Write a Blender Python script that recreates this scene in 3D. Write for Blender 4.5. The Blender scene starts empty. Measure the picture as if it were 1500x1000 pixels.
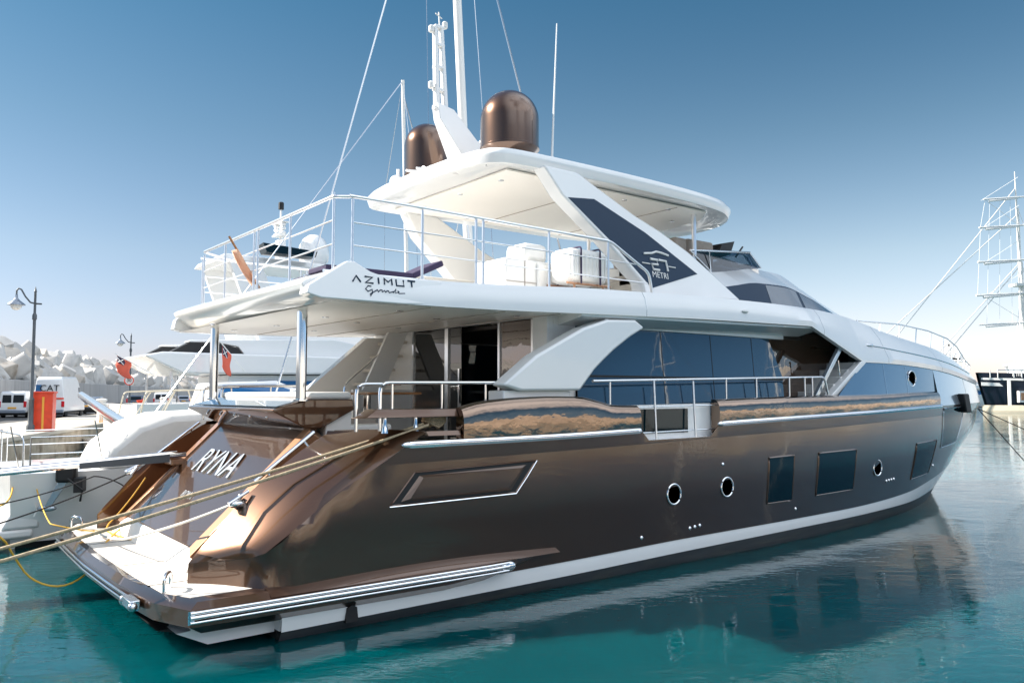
import bpy, bmesh, math, random
from mathutils import Vector, Matrix
random.seed(7)
R = math.radians
sc = bpy.context.scene
COL = sc.collection

# ------------------------------------------------------------------ camera
cam = bpy.data.cameras.new("camera")
cam.sensor_width = 36.0
cam.lens = 36.0 * 1190 / 1500
cam.clip_start = 0.1
cam.clip_end = 6000
camo = bpy.data.objects.new("camera", cam)
COL.objects.link(camo)
camo.location = (0, 0, 2.67)
_th = R(52); _p = math.atan(77 / 1190)
_F = Vector((math.cos(_th) * math.cos(_p), math.sin(_th) * math.cos(_p), math.sin(_p)))
camo.rotation_euler = _F.to_track_quat('-Z', 'Y').to_euler()
sc.camera = camo

# ------------------------------------------------------------------ world and sun
SUN_AZ = 137.0   # heading of the sun, degrees from +X
SUN_EL = 36.0
w = bpy.data.worlds.new("World"); sc.world = w; w.use_nodes = True
nt = w.node_tree; nt.nodes.clear()
sky = nt.nodes.new('ShaderNodeTexSky'); sky.sky_type = 'NISHITA'; sky.sun_disc = False
sky.sun_elevation = R(SUN_EL); sky.sun_rotation = R(90 - SUN_AZ)
sky.altitude = 0; sky.air_density = 1.0; sky.dust_density = 0.6; sky.ozone_density = 2.0
bg = nt.nodes.new('ShaderNodeBackground'); bg.inputs['Strength'].default_value = 0.125
wo = nt.nodes.new('ShaderNodeOutputWorld')
# the sky seen low is a clear polarised blue; overhead, out of view, it is brightened as added fill light
wtc = nt.nodes.new('ShaderNodeTexCoord'); wsep = nt.nodes.new('ShaderNodeSeparateXYZ'); wrm = nt.nodes.new('ShaderNodeValToRGB')
nt.links.new(wtc.outputs['Generated'], wsep.inputs[0]); nt.links.new(wsep.outputs[2], wrm.inputs[0])
els = wrm.color_ramp.elements; els[0].position = 0.0; els[1].position = 1.0
SKYT = [(0.0, (.68, .65, .92)), (.035, (.70, .66, .86)), (.09, (.73, .68, .76)), (.16, (.72, .70, .70)), (.30, (.50, .62, .61)), (.45, (.29, .54, .57)), (.60, (.5, .6, .6)), (.75, (.8, .8, .75)), (1.0, (1.0, .95, .9))]
SC = 1.7
els[0].color = (*[c / SC for c in SKYT[0][1]], 1); els[1].color = (*[c / SC for c in SKYT[-1][1]], 1)
for p_, c_ in SKYT[1:-1]: els.new(p_).color = (*[c / SC for c in c_], 1)
wmx = nt.nodes.new('ShaderNodeMix'); wmx.data_type = 'RGBA'; wmx.blend_type = 'MULTIPLY'; wmx.inputs[0].default_value = 1; wmx.clamp_result = False
nt.links.new(sky.outputs[0], wmx.inputs[6]); nt.links.new(wrm.outputs[0], wmx.inputs[7]); hz = nt.nodes.new('ShaderNodeVectorMath'); hz.operation = 'DOT_PRODUCT'; hz.inputs[1].default_value = (math.cos(R(14)), math.sin(R(14)), 0)
nt.links.new(wtc.outputs['Generated'], hz.inputs[0])
h1 = nt.nodes.new('ShaderNodeMapRange'); h1.interpolation_type = 'SMOOTHSTEP'; h1.inputs[1].default_value = .45; h1.inputs[2].default_value = 1.0; nt.links.new(hz.outputs['Value'], h1.inputs[0])
h2 = nt.nodes.new('ShaderNodeMapRange'); h2.interpolation_type = 'SMOOTHSTEP'; h2.inputs[1].default_value = .42; h2.inputs[2].default_value = .0; nt.links.new(wsep.outputs[2], h2.inputs[0])
h3 = nt.nodes.new('ShaderNodeMath'); h3.operation = 'MULTIPLY'; nt.links.new(h1.outputs[0], h3.inputs[0]); nt.links.new(h2.outputs[0], h3.inputs[1])
hmx = nt.nodes.new('ShaderNodeMix'); hmx.data_type = 'RGBA'; hmx.inputs[6].default_value = (1, 1, 1, 1); hmx.clamp_result = False; hmx.inputs[7].default_value = (1.75, 1.58, 1.38, 1); nt.links.new(h3.outputs[0], hmx.inputs[0])
hy = nt.nodes.new('ShaderNodeMapRange'); hy.interpolation_type = 'SMOOTHSTEP'; hy.inputs[1].default_value = .12; hy.inputs[2].default_value = -.45; nt.links.new(wsep.outputs[1], hy.inputs[0])
hmy = nt.nodes.new('ShaderNodeMix'); hmy.data_type = 'RGBA'; hmy.inputs[6].default_value = (1, 1, 1, 1); hmy.inputs[7].default_value = (.42, .62, .80, 1); nt.links.new(hy.outputs[0], hmy.inputs[0])
wm2 = nt.nodes.new('ShaderNodeMix'); wm2.data_type = 'RGBA'; wm2.blend_type = 'MULTIPLY'; wm2.inputs[0].default_value = 1; wm2.clamp_result = False
nt.links.new(wmx.outputs[2], wm2.inputs[6]); nt.links.new(hmx.outputs[2], wm2.inputs[7])
wm3 = nt.nodes.new('ShaderNodeMix'); wm3.data_type = 'RGBA'; wm3.blend_type = 'MULTIPLY'; wm3.inputs[0].default_value = 1; wm3.clamp_result = False
nt.links.new(wm2.outputs[2], wm3.inputs[6]); nt.links.new(hmy.outputs[2], wm3.inputs[7])
# added fill light: bright patch of unseen sky behind the camera for shaded whites
wmp = nt.nodes.new('ShaderNodeMapping'); wmp.inputs['Rotation'].default_value = (0, 0, R(0))
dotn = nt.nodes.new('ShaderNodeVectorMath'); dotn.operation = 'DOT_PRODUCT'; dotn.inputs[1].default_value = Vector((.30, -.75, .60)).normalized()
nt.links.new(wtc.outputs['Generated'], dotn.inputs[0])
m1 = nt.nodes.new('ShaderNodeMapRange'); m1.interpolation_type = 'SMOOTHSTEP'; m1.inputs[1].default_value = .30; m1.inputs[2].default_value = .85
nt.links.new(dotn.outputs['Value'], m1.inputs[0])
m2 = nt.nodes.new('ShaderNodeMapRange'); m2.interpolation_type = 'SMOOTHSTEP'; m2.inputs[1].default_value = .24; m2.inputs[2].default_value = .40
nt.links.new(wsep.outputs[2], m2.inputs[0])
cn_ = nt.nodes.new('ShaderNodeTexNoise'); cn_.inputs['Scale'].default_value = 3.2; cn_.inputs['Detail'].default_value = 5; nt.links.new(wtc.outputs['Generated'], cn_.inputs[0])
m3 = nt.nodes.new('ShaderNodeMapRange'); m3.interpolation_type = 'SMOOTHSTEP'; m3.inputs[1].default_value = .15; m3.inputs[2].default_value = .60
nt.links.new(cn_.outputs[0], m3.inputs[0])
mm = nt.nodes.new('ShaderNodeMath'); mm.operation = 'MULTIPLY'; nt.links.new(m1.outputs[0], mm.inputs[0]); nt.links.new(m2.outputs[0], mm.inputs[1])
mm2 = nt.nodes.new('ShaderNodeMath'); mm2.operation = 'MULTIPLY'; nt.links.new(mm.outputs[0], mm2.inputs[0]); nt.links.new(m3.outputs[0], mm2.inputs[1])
SKY_FILL = 6.9
wcl = nt.nodes.new('ShaderNodeMix'); wcl.data_type = 'RGBA'; wcl.clamp_result = False; wcl.inputs[7].default_value = (SKY_FILL * .90, SKY_FILL * .98, SKY_FILL * 1.08, 1)
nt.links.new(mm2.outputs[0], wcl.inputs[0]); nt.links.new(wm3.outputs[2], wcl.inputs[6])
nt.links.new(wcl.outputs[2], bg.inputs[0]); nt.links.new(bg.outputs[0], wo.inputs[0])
sl = bpy.data.lights.new("sun", 'SUN'); sl.energy = 4.5; sl.angle = R(0.6); sl.color = (1.0, 0.94, 0.86)
so = bpy.data.objects.new("sun", sl); COL.objects.link(so)
_s = Vector((math.cos(R(SUN_AZ)) * math.cos(R(SUN_EL)), math.sin(R(SUN_AZ)) * math.cos(R(SUN_EL)), math.sin(R(SUN_EL))))
so.rotation_euler = _s.to_track_quat('Z', 'Y').to_euler()
so.location = (0, 0, 60)
sc.view_settings.view_transform = 'Standard'; sc.view_settings.look = 'None'
sc.view_settings.exposure = 1.3; sc.view_settings.gamma = 1.0

# ------------------------------------------------------------------ materials
def mat(name, col, rough=0.4, metal=0.0, coat=0.0, noise=0.0, nscale=3.0, bump=0.0, bscale=20.0, ior=1.5,
        dirt=None, dscale=1.0, dlo=.5, dhi=.7, rvar=0.0, stretch=None, spec=None, coatr=0.015, bdist=0.02, coatior=1.5, bdet=4):
    m = bpy.data.materials.new(name); m.use_nodes = True
    t = m.node_tree; b = t.nodes['Principled BSDF']
    b.inputs['Base Color'].default_value = (*col, 1)
    b.inputs['Roughness'].default_value = rough
    b.inputs['Metallic'].default_value = metal
    b.inputs['Coat Weight'].default_value = coat
    b.inputs['Coat Roughness'].default_value = coatr
    b.inputs['IOR'].default_value = ior
    b.inputs['Coat IOR'].default_value = coatior
    if spec is not None: b.inputs['Specular IOR Level'].default_value = spec
    tc = t.nodes.new('ShaderNodeTexCoord'); src = tc.outputs['Object']
    if stretch:
        mp = t.nodes.new('ShaderNodeMapping'); mp.inputs['Scale'].default_value = stretch
        t.links.new(src, mp.inputs[0]); src = mp.outputs[0]
    cur = None
    if noise > 0:
        n = t.nodes.new('ShaderNodeTexNoise'); n.inputs['Scale'].default_value = nscale; n.inputs['Detail'].default_value = 6
        t.links.new(src, n.inputs[0])
        r = t.nodes.new('ShaderNodeValToRGB')
        r.color_ramp.elements[0].position = .3; r.color_ramp.elements[1].position = .7
        r.color_ramp.elements[0].color = (*[c * (1 - noise) for c in col], 1)
        r.color_ramp.elements[1].color = (*[min(1, c * (1 + noise)) for c in col], 1)
        t.links.new(n.outputs[0], r.inputs[0]); cur = r.outputs[0]
    if dirt:
        n = t.nodes.new('ShaderNodeTexNoise'); n.inputs['Scale'].default_value = dscale; n.inputs['Detail'].default_value = 8
        t.links.new(src, n.inputs[0])
        r = t.nodes.new('ShaderNodeValToRGB')
        r.color_ramp.elements[0].position = dlo; r.color_ramp.elements[1].position = dhi
        t.links.new(n.outputs[0], r.inputs[0])
        mx = t.nodes.new('ShaderNodeMix'); mx.data_type = 'RGBA'
        t.links.new(r.outputs[0], mx.inputs[0])
        if cur: t.links.new(cur, mx.inputs[6])
        else: mx.inputs[6].default_value = (*col, 1)
        mx.inputs[7].default_value = (*dirt, 1); cur = mx.outputs[2]
    if cur: t.links.new(cur, b.inputs['Base Color'])
    if rvar > 0:
        n = t.nodes.new('ShaderNodeTexNoise'); n.inputs['Scale'].default_value = 2.5; n.inputs['Detail'].default_value = 5
        t.links.new(src, n.inputs[0])
        mr = t.nodes.new('ShaderNodeMapRange'); mr.inputs[3].default_value = max(0, rough - rvar); mr.inputs[4].default_value = rough + rvar
        t.links.new(n.outputs[0], mr.inputs[0]); t.links.new(mr.outputs[0], b.inputs['Roughness'])
    if bump > 0:
        n = t.nodes.new('ShaderNodeTexNoise'); n.inputs['Scale'].default_value = bscale; n.inputs['Detail'].default_value = bdet
        t.links.new(src, n.inputs[0])
        bp = t.nodes.new('ShaderNodeBump'); bp.inputs['Strength'].default_value = bump; bp.inputs['Distance'].default_value = bdist
        t.links.new(n.outputs[0], bp.inputs['Height']); t.links.new(bp.outputs[0], b.inputs['Normal'])
        if coat > 0: t.links.new(bp.outputs[0], b.inputs['Coat Normal'])
    return m
M = {}
M['white'] = mat('white_gelcoat', (.80, .80, .79), .22, coat=.5, noise=.015, nscale=1.2, rvar=.06)
M['white2'] = mat('white_paint_matt', (.78, .77, .74), .45, noise=.03, nscale=2)
M['soffit'] = mat('soffit_cream', (.90, .85, .78), .35, noise=.02, nscale=1.0)
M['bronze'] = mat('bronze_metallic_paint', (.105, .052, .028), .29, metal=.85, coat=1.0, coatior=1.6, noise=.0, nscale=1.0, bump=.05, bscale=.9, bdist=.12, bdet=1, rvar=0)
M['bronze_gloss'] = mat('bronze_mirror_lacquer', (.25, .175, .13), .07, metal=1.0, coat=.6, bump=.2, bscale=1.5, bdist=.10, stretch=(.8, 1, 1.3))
M['bright'] = mat('bright_rail_stainless', (.86, .86, .87), .28, metal=1.0)
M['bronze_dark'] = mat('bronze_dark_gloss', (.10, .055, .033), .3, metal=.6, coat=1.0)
M['antifoul'] = mat('antifouling_dark', (.012, .012, .014), .5, noise=.3, nscale=6, dirt=(.05, .055, .05), dscale=3, dlo=.5, dhi=.8, stretch=(.4, 1, 3))
M['boot'] = mat('boot_stripe_grey', (.05, .055, .062), .4, noise=.2, nscale=3, dirt=(.10, .10, .085), dscale=2.5, dlo=.5, dhi=.8, stretch=(.5, 1, 4))
M['chrome'] = mat('stainless', (.82, .83, .85), .09, metal=1.0)
M['steel'] = mat('brushed_stainless', (.70, .72, .74), .22, metal=1.0)
M['glass'] = mat('tinted_glass', (.012, .045, .085), .02, coat=.6, ior=1.6, bump=.02, bscale=.5, bdist=.2)
M['glass_black'] = mat('black_glass', (.001, .010, .014), .03, ior=1.38)
M['navy'] = mat('navy_panel', (.008, .030, .065), .45, spec=.25)
M['panel_blue'] = mat('grey_blue_panel', (.10, .17, .24), .12, metal=.5, coat=1.0)
M['silver'] = mat('silver_panel', (.42, .48, .53), .2, metal=.6, coat=1.0)
M['black'] = mat('black_rubber', (.01, .01, .011), .55)
M['dark'] = mat('dark_interior', (.03, .025, .02), .6)
M['teak'] = mat('bleached_deck', (.70, .65, .58), .6, noise=.08, nscale=8, stretch=(1, 12, 1))
M['wood'] = mat('varnished_wood', (.30, .13, .045), .25, coat=.8, noise=.2, nscale=5, stretch=(1, 10, 1))
M['rope'] = mat('mooring_rope_beige', (.42, .33, .21), .85, noise=.25, nscale=30, bump=.6, bscale=60)
M['rope_dark'] = mat('rope_black', (.02, .02, .022), .8)
M['rope_yellow'] = mat('rope_yellow', (.75, .42, .04), .7)
M['rope_white'] = mat('rope_white', (.7, .68, .62), .8)
M['fabric'] = mat('taupe_fabric', (.34, .29, .25), .9, noise=.08, nscale=12)
M['fabric_navy'] = mat('navy_cushion', (.03, .02, .06), .8, noise=.1, nscale=12)
M['fabric_white'] = mat('white_cover', (.80, .78, .74), .8, noise=.04, nscale=5, bump=.25, bscale=5)
M['red'] = mat('red_paint', (.72, .06, .02), .4, noise=.15, nscale=3)
M['flagred'] = mat('flag_cloth_red', (.70, .13, .08), .8)
M['flagorange'] = mat('flag_cloth_orange', (.72, .42, .28), .8)
M['concrete'] = mat('quay_concrete', (.42, .36, .28), .85, noise=.22, nscale=1.2, dirt=(.16, .12, .08), dscale=1.5, dlo=.5, dhi=.75, bump=.4, bscale=4)
M['paving'] = mat('quay_paving', (.52, .47, .40), .85, noise=.12, nscale=.4, dirt=(.30, .27, .23), dscale=.25, dlo=.45, dhi=.7, bump=.2, bscale=3)
M['asphalt'] = mat('asphalt', (.075, .075, .075), .9, noise=.2, nscale=.6)
M['wall'] = mat('sea_wall_concrete', (.42, .41, .40), .9, noise=.12, nscale=.6, dirt=(.27, .26, .25), dscale=1.2, dlo=.5, dhi=.8, stretch=(1.5, 1.5, .12), bump=.3, bscale=3)
M['block'] = mat('concrete_block', (.52, .50, .47), .9, noise=.18, nscale=.7, dirt=(.28, .24, .20), dscale=.9, dlo=.55, dhi=.75, bump=.3, bscale=2.5)
M['block2'] = mat('concrete_block_tan', (.56, .50, .43), .9, noise=.2, nscale=.7, dirt=(.25, .20, .15), dscale=.9, dlo=.5, dhi=.75, bump=.3, bscale=2.5)
M['iron'] = mat('lamp_iron', (.10, .11, .12), .5, metal=.4, noise=.1)
M['lampglass'] = mat('opal_glass', (.75, .75, .72), .2)
M['vanwhite'] = mat('van_white', (.72, .73, .74), .35, coat=.4, noise=.03)
M['vanblue'] = mat('car_dark_blue', (.03, .06, .12), .3, coat=1)
M['cargrey'] = mat('car_grey', (.22, .26, .32), .3, coat=1, metal=.3)
M['carglass'] = mat('car_glass', (.01, .015, .02), .05)
M['tyre'] = mat('tyre', (.015, .015, .015), .8)
M['lightred'] = mat('tail_lamp_red', (.55, .01, .02), .25)
M['orange'] = mat('plate_orange', (.80, .40, .05), .5)
M['sand'] = mat('breakwater_rubble', (.46, .42, .36), .95, noise=.3, nscale=.15, bump=.8, bscale=.4, bdist=1.0)
M['blackhull'] = mat('black_hull', (.012, .014, .025), .3, coat=.4, noise=.2)
M['cream'] = mat('cream_paint', (.62, .54, .40), .5, noise=.05)
M['tan_lit_plate'] = mat('bronze_lit_plate', (.42, .22, .12), .35, metal=.7, coat=.6)  # paler bronze; the transom fin has its sunlit tone put into the colour
M['mirror_brown'] = mat('bronze_mirror_glass', (.10, .06, .04), .03, metal=.3, coat=1.0, ior=1.8, bump=.05, bscale=1.5, bdist=.1)
M['skyblue'] = mat('blue_cabin_glass', (.02, .12, .30), .06, coat=.6)

# see-through glass for windscreen and saloon doors
def clear_glass(name, tint, mixf):
    m = bpy.data.materials.new(name); m.use_nodes = True; t = m.node_tree; t.nodes.clear()
    o = t.nodes.new('ShaderNodeOutputMaterial'); g = t.nodes.new('ShaderNodeBsdfGlossy'); g.inputs['Roughness'].default_value = .02
    tr = t.nodes.new('ShaderNodeBsdfTransparent'); tr.inputs[0].default_value = (*tint, 1)
    fr = t.nodes.new('ShaderNodeFresnel'); fr.inputs[0].default_value = mixf
    mx = t.nodes.new('ShaderNodeMixShader')
    t.links.new(fr.outputs[0], mx.inputs[0]); t.links.new(tr.outputs[0], mx.inputs[1]); t.links.new(g.outputs[0], mx.inputs[2])
    t.links.new(mx.outputs[0], o.inputs[0]); return m
M['clear'] = clear_glass('smoked_clear_glass', (.06, .10, .16), 1.8)
M['door_glass'] = clear_glass('dark_door_glass', (.16, .14, .12), 1.9)

# soffit boards: planks with fine seams
def water_mat():
    m = bpy.data.materials.new('harbour_water'); m.use_nodes = True; t = m.node_tree; b = t.nodes['Principled BSDF']
    b.inputs['Base Color'].default_value = (.003, .085, .095, 1); b.inputs['Roughness'].default_value = .015
    b.inputs['IOR'].default_value = 1.47
    b.inputs['Subsurface Weight'].default_value = 1.0; b.inputs['Subsurface Radius'].default_value = (.6, 3.2, 3.4); b.inputs['Subsurface Scale'].default_value = 1.0
    g = t.nodes.new('ShaderNodeNewGeometry')
    def mapping(scale, rot):
        vr = t.nodes.new('ShaderNodeVectorRotate'); vr.rotation_type = 'Z_AXIS'; vr.inputs['Angle'].default_value = R(rot)
        mp = t.nodes.new('ShaderNodeMapping'); mp.inputs['Scale'].default_value = scale
        t.links.new(g.outputs['Position'], vr.inputs[0]); t.links.new(vr.outputs[0], mp.inputs[0]); return mp.outputs[0]
    prev = None
    # murky patches in the water body
    n0 = t.nodes.new('ShaderNodeTexNoise'); n0.inputs['Scale'].default_value = .12; n0.inputs['Detail'].default_value = 3
    t.links.new(g.outputs['Position'], n0.inputs[0])
    r = t.nodes.new('ShaderNodeValToRGB'); r.color_ramp.elements[0].position = .3; r.color_ramp.elements[1].position = .72
    r.color_ramp.elements[0].color = (.0, .038, .046, 1); r.color_ramp.elements[1].color = (.0, .080, .090, 1)
    t.links.new(n0.outputs[0], r.inputs[0]); t.links.new(r.outputs[0], b.inputs['Base Color'])
    # ripples: amplitude varies over the harbour in calm and ruffled patches
    nm = t.nodes.new('ShaderNodeTexNoise'); nm.inputs['Scale'].default_value = .09; nm.inputs['Detail'].default_value = 3
    t.links.new(g.outputs['Position'], nm.inputs[0])
    mr = t.nodes.new('ShaderNodeMapRange'); mr.inputs[1].default_value = .35; mr.inputs[2].default_value = .65
    mr.inputs[3].default_value = .28; mr.inputs[4].default_value = .95
    t.links.new(nm.outputs[0], mr.inputs[0])
    for sc_, ro, nsc, dist, det in (((1.3, 1, 1), -40, .5, .022, 2), ((2.2, 1.0, 1), -60, 2.0, .008, 2), ((2.4, 1, 1), -45, 6.0, .0024, 2), ((2.0, 1, 1), -70, 20.0, .0004, 1)):
        n = t.nodes.new('ShaderNodeTexNoise'); n.inputs['Scale'].default_value = nsc; n.inputs['Detail'].default_value = det
        n.inputs['Distortion'].default_value = .6
        t.links.new(mapping(sc_, ro), n.inputs[0])
        bp = t.nodes.new('ShaderNodeBump'); bp.inputs['Distance'].default_value = dist
        t.links.new(mr.outputs[0], bp.inputs['Strength'])
        t.links.new(n.outputs[0], bp.inputs['Height'])
        if prev: t.links.new(prev, bp.inputs['Normal'])
        prev = bp.outputs[0]
    t.links.new(prev, b.inputs['Normal'])
    return m
M['water'] = water_mat()

# ------------------------------------------------------------------ object helpers
def props(o, label=None, cat=None, group=None, kind=None):
    if label: o['label'] = label
    if cat: o['category'] = cat
    if group: o['group'] = group
    if kind: o['kind'] = kind
    return o
def empty(name, loc, rz=0.0, label=None, cat=None, group=None):
    o = bpy.data.objects.new(name, None); COL.objects.link(o); o.location = loc; o.rotation_euler = (0, 0, rz)
    o.empty_display_size = .2
    return props(o, label, cat, group)
def mesh_obj(name, verts, faces, m, parent=None, smooth=None, bevel=0.0, solid=0.0, fm=None, loc=None):
    me = bpy.data.meshes.new(name); me.from_pydata([tuple(v) for v in verts], [], faces); me.update()
    ms = m if isinstance(m, (list, tuple)) else [m]
    for x in ms: me.materials.append(M[x] if isinstance(x, str) else x)
    if fm:
        for p, i in zip(me.polygons, fm): p.material_index = i
    bm = bmesh.new(); bm.from_mesh(me)
    bmesh.ops.remove_doubles(bm, verts=bm.verts, dist=1e-5)
    bmesh.ops.recalc_face_normals(bm, faces=bm.faces); bm.to_mesh(me); bm.free()
    if smooth is not None:
        me.shade_smooth(); me.set_sharp_from_angle(angle=R(smooth))
    o = bpy.data.objects.new(name, me); COL.objects.link(o)
    if parent: o.parent = parent
    if loc: o.location = loc
    if solid:
        s = o.modifiers.new('solid', 'SOLIDIFY'); s.thickness = abs(solid); s.offset = -1 if solid > 0 else 1
    if bevel:
        b = o.modifiers.new('bevel', 'BEVEL'); b.width = bevel; b.segments = 2; b.limit_method = 'ANGLE'; b.angle_limit = R(35)
        me.shade_smooth(); me.set_sharp_from_angle(angle=R(50))
        b.harden_normals = False
    return o
class MB:
    def __init__(s): s.v = []; s.f = []; s.m = []
    def add(s, v, f, mi=0):
        o = len(s.v); s.v += [tuple(a) for a in v]; s.f += [tuple(i + o for i in a) for a in f]; s.m += [mi] * len(f); return s
    def box(s, x0, x1, y0, y1, z0, z1, mi=0):
        v = [(x, y, z) for z in (z0, z1) for y in (y0, y1) for x in (x0, x1)]
        return s.add(v, [(0, 2, 3, 1), (4, 5, 7, 6), (0, 1, 5, 4), (2, 6, 7, 3), (0, 4, 6, 2), (1, 3, 7, 5)], mi)
    def prism(s, p0, p1, mi=0):
        n = len(p0); f = [tuple(range(n))[::-1], tuple(range(n, 2 * n))]
        f += [(i, (i + 1) % n, n + (i + 1) % n, n + i) for i in range(n)]
        return s.add(list(p0) + list(p1), f, mi)
    def px(s, poly, y0, y1, mi=0):       # polygon in x,z extruded along y
        return s.prism([(x, y0, z) for x, z in poly], [(x, y1, z) for x, z in poly], mi)
    def pz(s, poly, z0, z1, mi=0):
        return s.prism([(x, y, z0) for x, y in poly], [(x, y, z1) for x, y in poly], mi)
    def tube(s, pts, r, seg=8, mi=0, r2=None, closed=False):
        pts = [Vector(p) for p in pts]; n = len(pts); rings = []
        for i, p in enumerate(pts):
            if closed: d = (pts[(i + 1) % n] - pts[i - 1]).normalized()
            else:
                a = pts[max(0, i - 1)]; b = pts[min(n - 1, i + 1)]; d = (b - a).normalized()
            up = Vector((0, 0, 1)) if abs(d.z) < .9 else Vector((1, 0, 0))
            u = d.cross(up).normalized(); w_ = u.cross(d).normalized()
            rr = r if r2 is None else r + (r2 - r) * i / max(1, n - 1)
            rings.append([p + (u * math.cos(2 * math.pi * k / seg) + w_ * math.sin(2 * math.pi * k / seg)) * rr for k in range(seg)])
        v = [q for ring in rings for q in ring]; f = []
        m_ = n if closed else n - 1
        for i in range(m_):
            for k in range(seg):
                a = i * seg + k; b = i * seg + (k + 1) % seg; c = ((i + 1) % n) * seg + (k + 1) % seg; d = ((i + 1) % n) * seg + k
                f.append((a, b, c, d))
        if not closed: f += [tuple(range(seg))[::-1], tuple(range((n - 1) * seg, n * seg))]
        return s.add(v, f, mi)
    def lathe(s, prof, cen=(0, 0, 0), seg=32, mi=0, axis='z'):
        v = []; f = []; n = len(prof)
        for r_, h in prof:
            for k in range(seg):
                a = 2 * math.pi * k / seg; c, d = r_ * math.cos(a), r_ * math.sin(a)
                if axis == 'z': v.append((cen[0] + c, cen[1] + d, cen[2] + h))
                elif axis == 'y': v.append((cen[0] + c, cen[1] + h, cen[2] + d))
                else: v.append((cen[0] + h, cen[1] + c, cen[2] + d))
        for i in range(n - 1):
            for k in range(seg):
                f.append((i * seg + k, i * seg + (k + 1) % seg, (i + 1) * seg + (k + 1) % seg, (i + 1) * seg + k))
        if prof[0][0] > 1e-4: f.append(tuple(range(seg)))
        if prof[-1][0] > 1e-4: f.append(tuple(range((n - 1) * seg, n * seg)))
        return s.add(v, f, mi)
    def grid(s, rows, mi=0):
        n = len(rows[0]); v = [p for r_ in rows for p in r_]
        f = [(i * n + j, i * n + j + 1, (i + 1) * n + j + 1, (i + 1) * n + j) for i in range(len(rows) - 1) for j in range(n - 1)]
        return s.add(v, f, mi)
    def mirror(s):
        o = len(s.v); s.v += [(x, -y, z) for x, y, z in s.v]; s.f += [tuple(i + o for i in a)[::-1] for a in s.f]; s.m += list(s.m); return s
    def mirror2(s): s.two = True; return s
    def ell(s, c, r, seg=16, rings=9, mi=0):
        rows = []
        for i in range(rings + 1):
            a = math.pi * i / rings
            rows.append([(c[0] + r[0] * math.sin(a) * math.cos(2 * math.pi * k / seg), c[1] + r[1] * math.sin(a) * math.sin(2 * math.pi * k / seg), c[2] + r[2] * math.cos(a)) for k in range(seg + 1)])
        return s.grid(rows, mi)
    def obj(s, name, m, parent=None, **k):
        fm = s.m if isinstance(m, (list, tuple)) else None
        o = mesh_obj(name, s.v, s.f, m, parent, fm=fm, **k)
        if getattr(s, 'two', False): mesh_obj(name, [(x, -y, z) for x, y, z in s.v], [f[::-1] for f in s.f], m, parent, fm=fm, **k)
        return o

def arcpts(p0, p1, p2, n=6):
    p0, p1, p2 = Vector(p0), Vector(p1), Vector(p2)
    return [p0 * (1 - t) ** 2 + p1 * 2 * t * (1 - t) + p2 * t * t for t in [i / n for i in range(n + 1)]]
def rounded(pts, r=.1, n=4):
    pts = [Vector(p) for p in pts]; out = [pts[0]]
    for a, b, c in zip(pts, pts[1:], pts[2:]):
        ra = min(r, (a - b).length * .45, (c - b).length * .45)
        out += arcpts(b + (a - b).normalized() * ra, b, b + (c - b).normalized() * ra, n)
    return out + [pts[-1]]
def sag(a, b, d, n=16):
    a, b = Vector(a), Vector(b)
    return [a.lerp(b, i / n) - Vector((0, 0, d * 4 * (i / n) * (1 - i / n))) for i in range(n + 1)]
def sm(xs, ys):
    h = [b - a for a, b in zip(xs, xs[1:])]; dl = [(b - a) / c for a, b, c in zip(ys, ys[1:], h)]
    m = [dl[0]] + [0 if dl[i - 1] * dl[i] <= 0 else (h[i - 1] + h[i]) / (h[i - 1] / dl[i] + h[i] / dl[i - 1]) for i in range(1, len(xs) - 1)] + [dl[-1]]
    def f(x):
        if x <= xs[0]: return ys[0]
        if x >= xs[-1]: return ys[-1]
        i = max(k for k in range(len(xs) - 1) if xs[k] <= x); t = (x - xs[i]) / h[i]
        return ys[i] * (1 + 2 * t) * (1 - t) ** 2 + m[i] * h[i] * t * (1 - t) ** 2 + ys[i + 1] * t * t * (3 - 2 * t) - m[i + 1] * h[i] * t * t * (1 - t)
    return f
def text_obj(name, body, size, m, parent, mtx, extrude=.006, align='CENTER', shear=0):
    cu = bpy.data.curves.new(name, 'FONT'); cu.body = body; cu.size = size; cu.extrude = extrude; cu.align_x = align; cu.align_y = 'CENTER'; cu.shear = shear
    t = bpy.data.objects.new(name, cu); COL.objects.link(t)
    dg = bpy.context.evaluated_depsgraph_get(); me = bpy.data.meshes.new_from_object(t.evaluated_get(dg))
    bpy.data.objects.remove(t); me.name = name; me.materials.clear(); me.materials.append(M[m])
    o = bpy.data.objects.new(name, me); COL.objects.link(o); o.parent = parent; o.matrix_local = mtx
    return o
def frame(o, xa, ya):
    x = Vector(xa).normalized(); y = (Vector(ya) - x * x.dot(Vector(ya))).normalized(); z = x.cross(y)
    return Matrix(((x.x, y.x, z.x, o[0]), (x.y, y.y, z.y, o[1]), (x.z, y.z, z.z, o[2]), (0, 0, 0, 1)))
def dup(root, loc, rz=None, label=None, group=None, scale=None):
    r = root.copy(); COL.objects.link(r); r.location = loc
    if rz is not None: r.rotation_euler = (0, 0, rz)
    if scale: r.scale = scale
    if label: r['label'] = label
    if group: r['group'] = group
    for ch in list(root.children):
        c = ch.copy(); COL.objects.link(c); c.parent = r
        for g in list(ch.children):
            d = g.copy(); COL.objects.link(d); d.parent = c
    return r

# ================================================================== SETTING
S_ = MB(); S_.grid([[(-3000 + 6000 * i / 8, -3000 + 6000 * j / 8, 0) for j in range(9)] for i in range(9)])
props(S_.obj('water', 'water'), 'calm teal harbour water with rippled reflections of the yachts', kind='structure')

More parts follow.
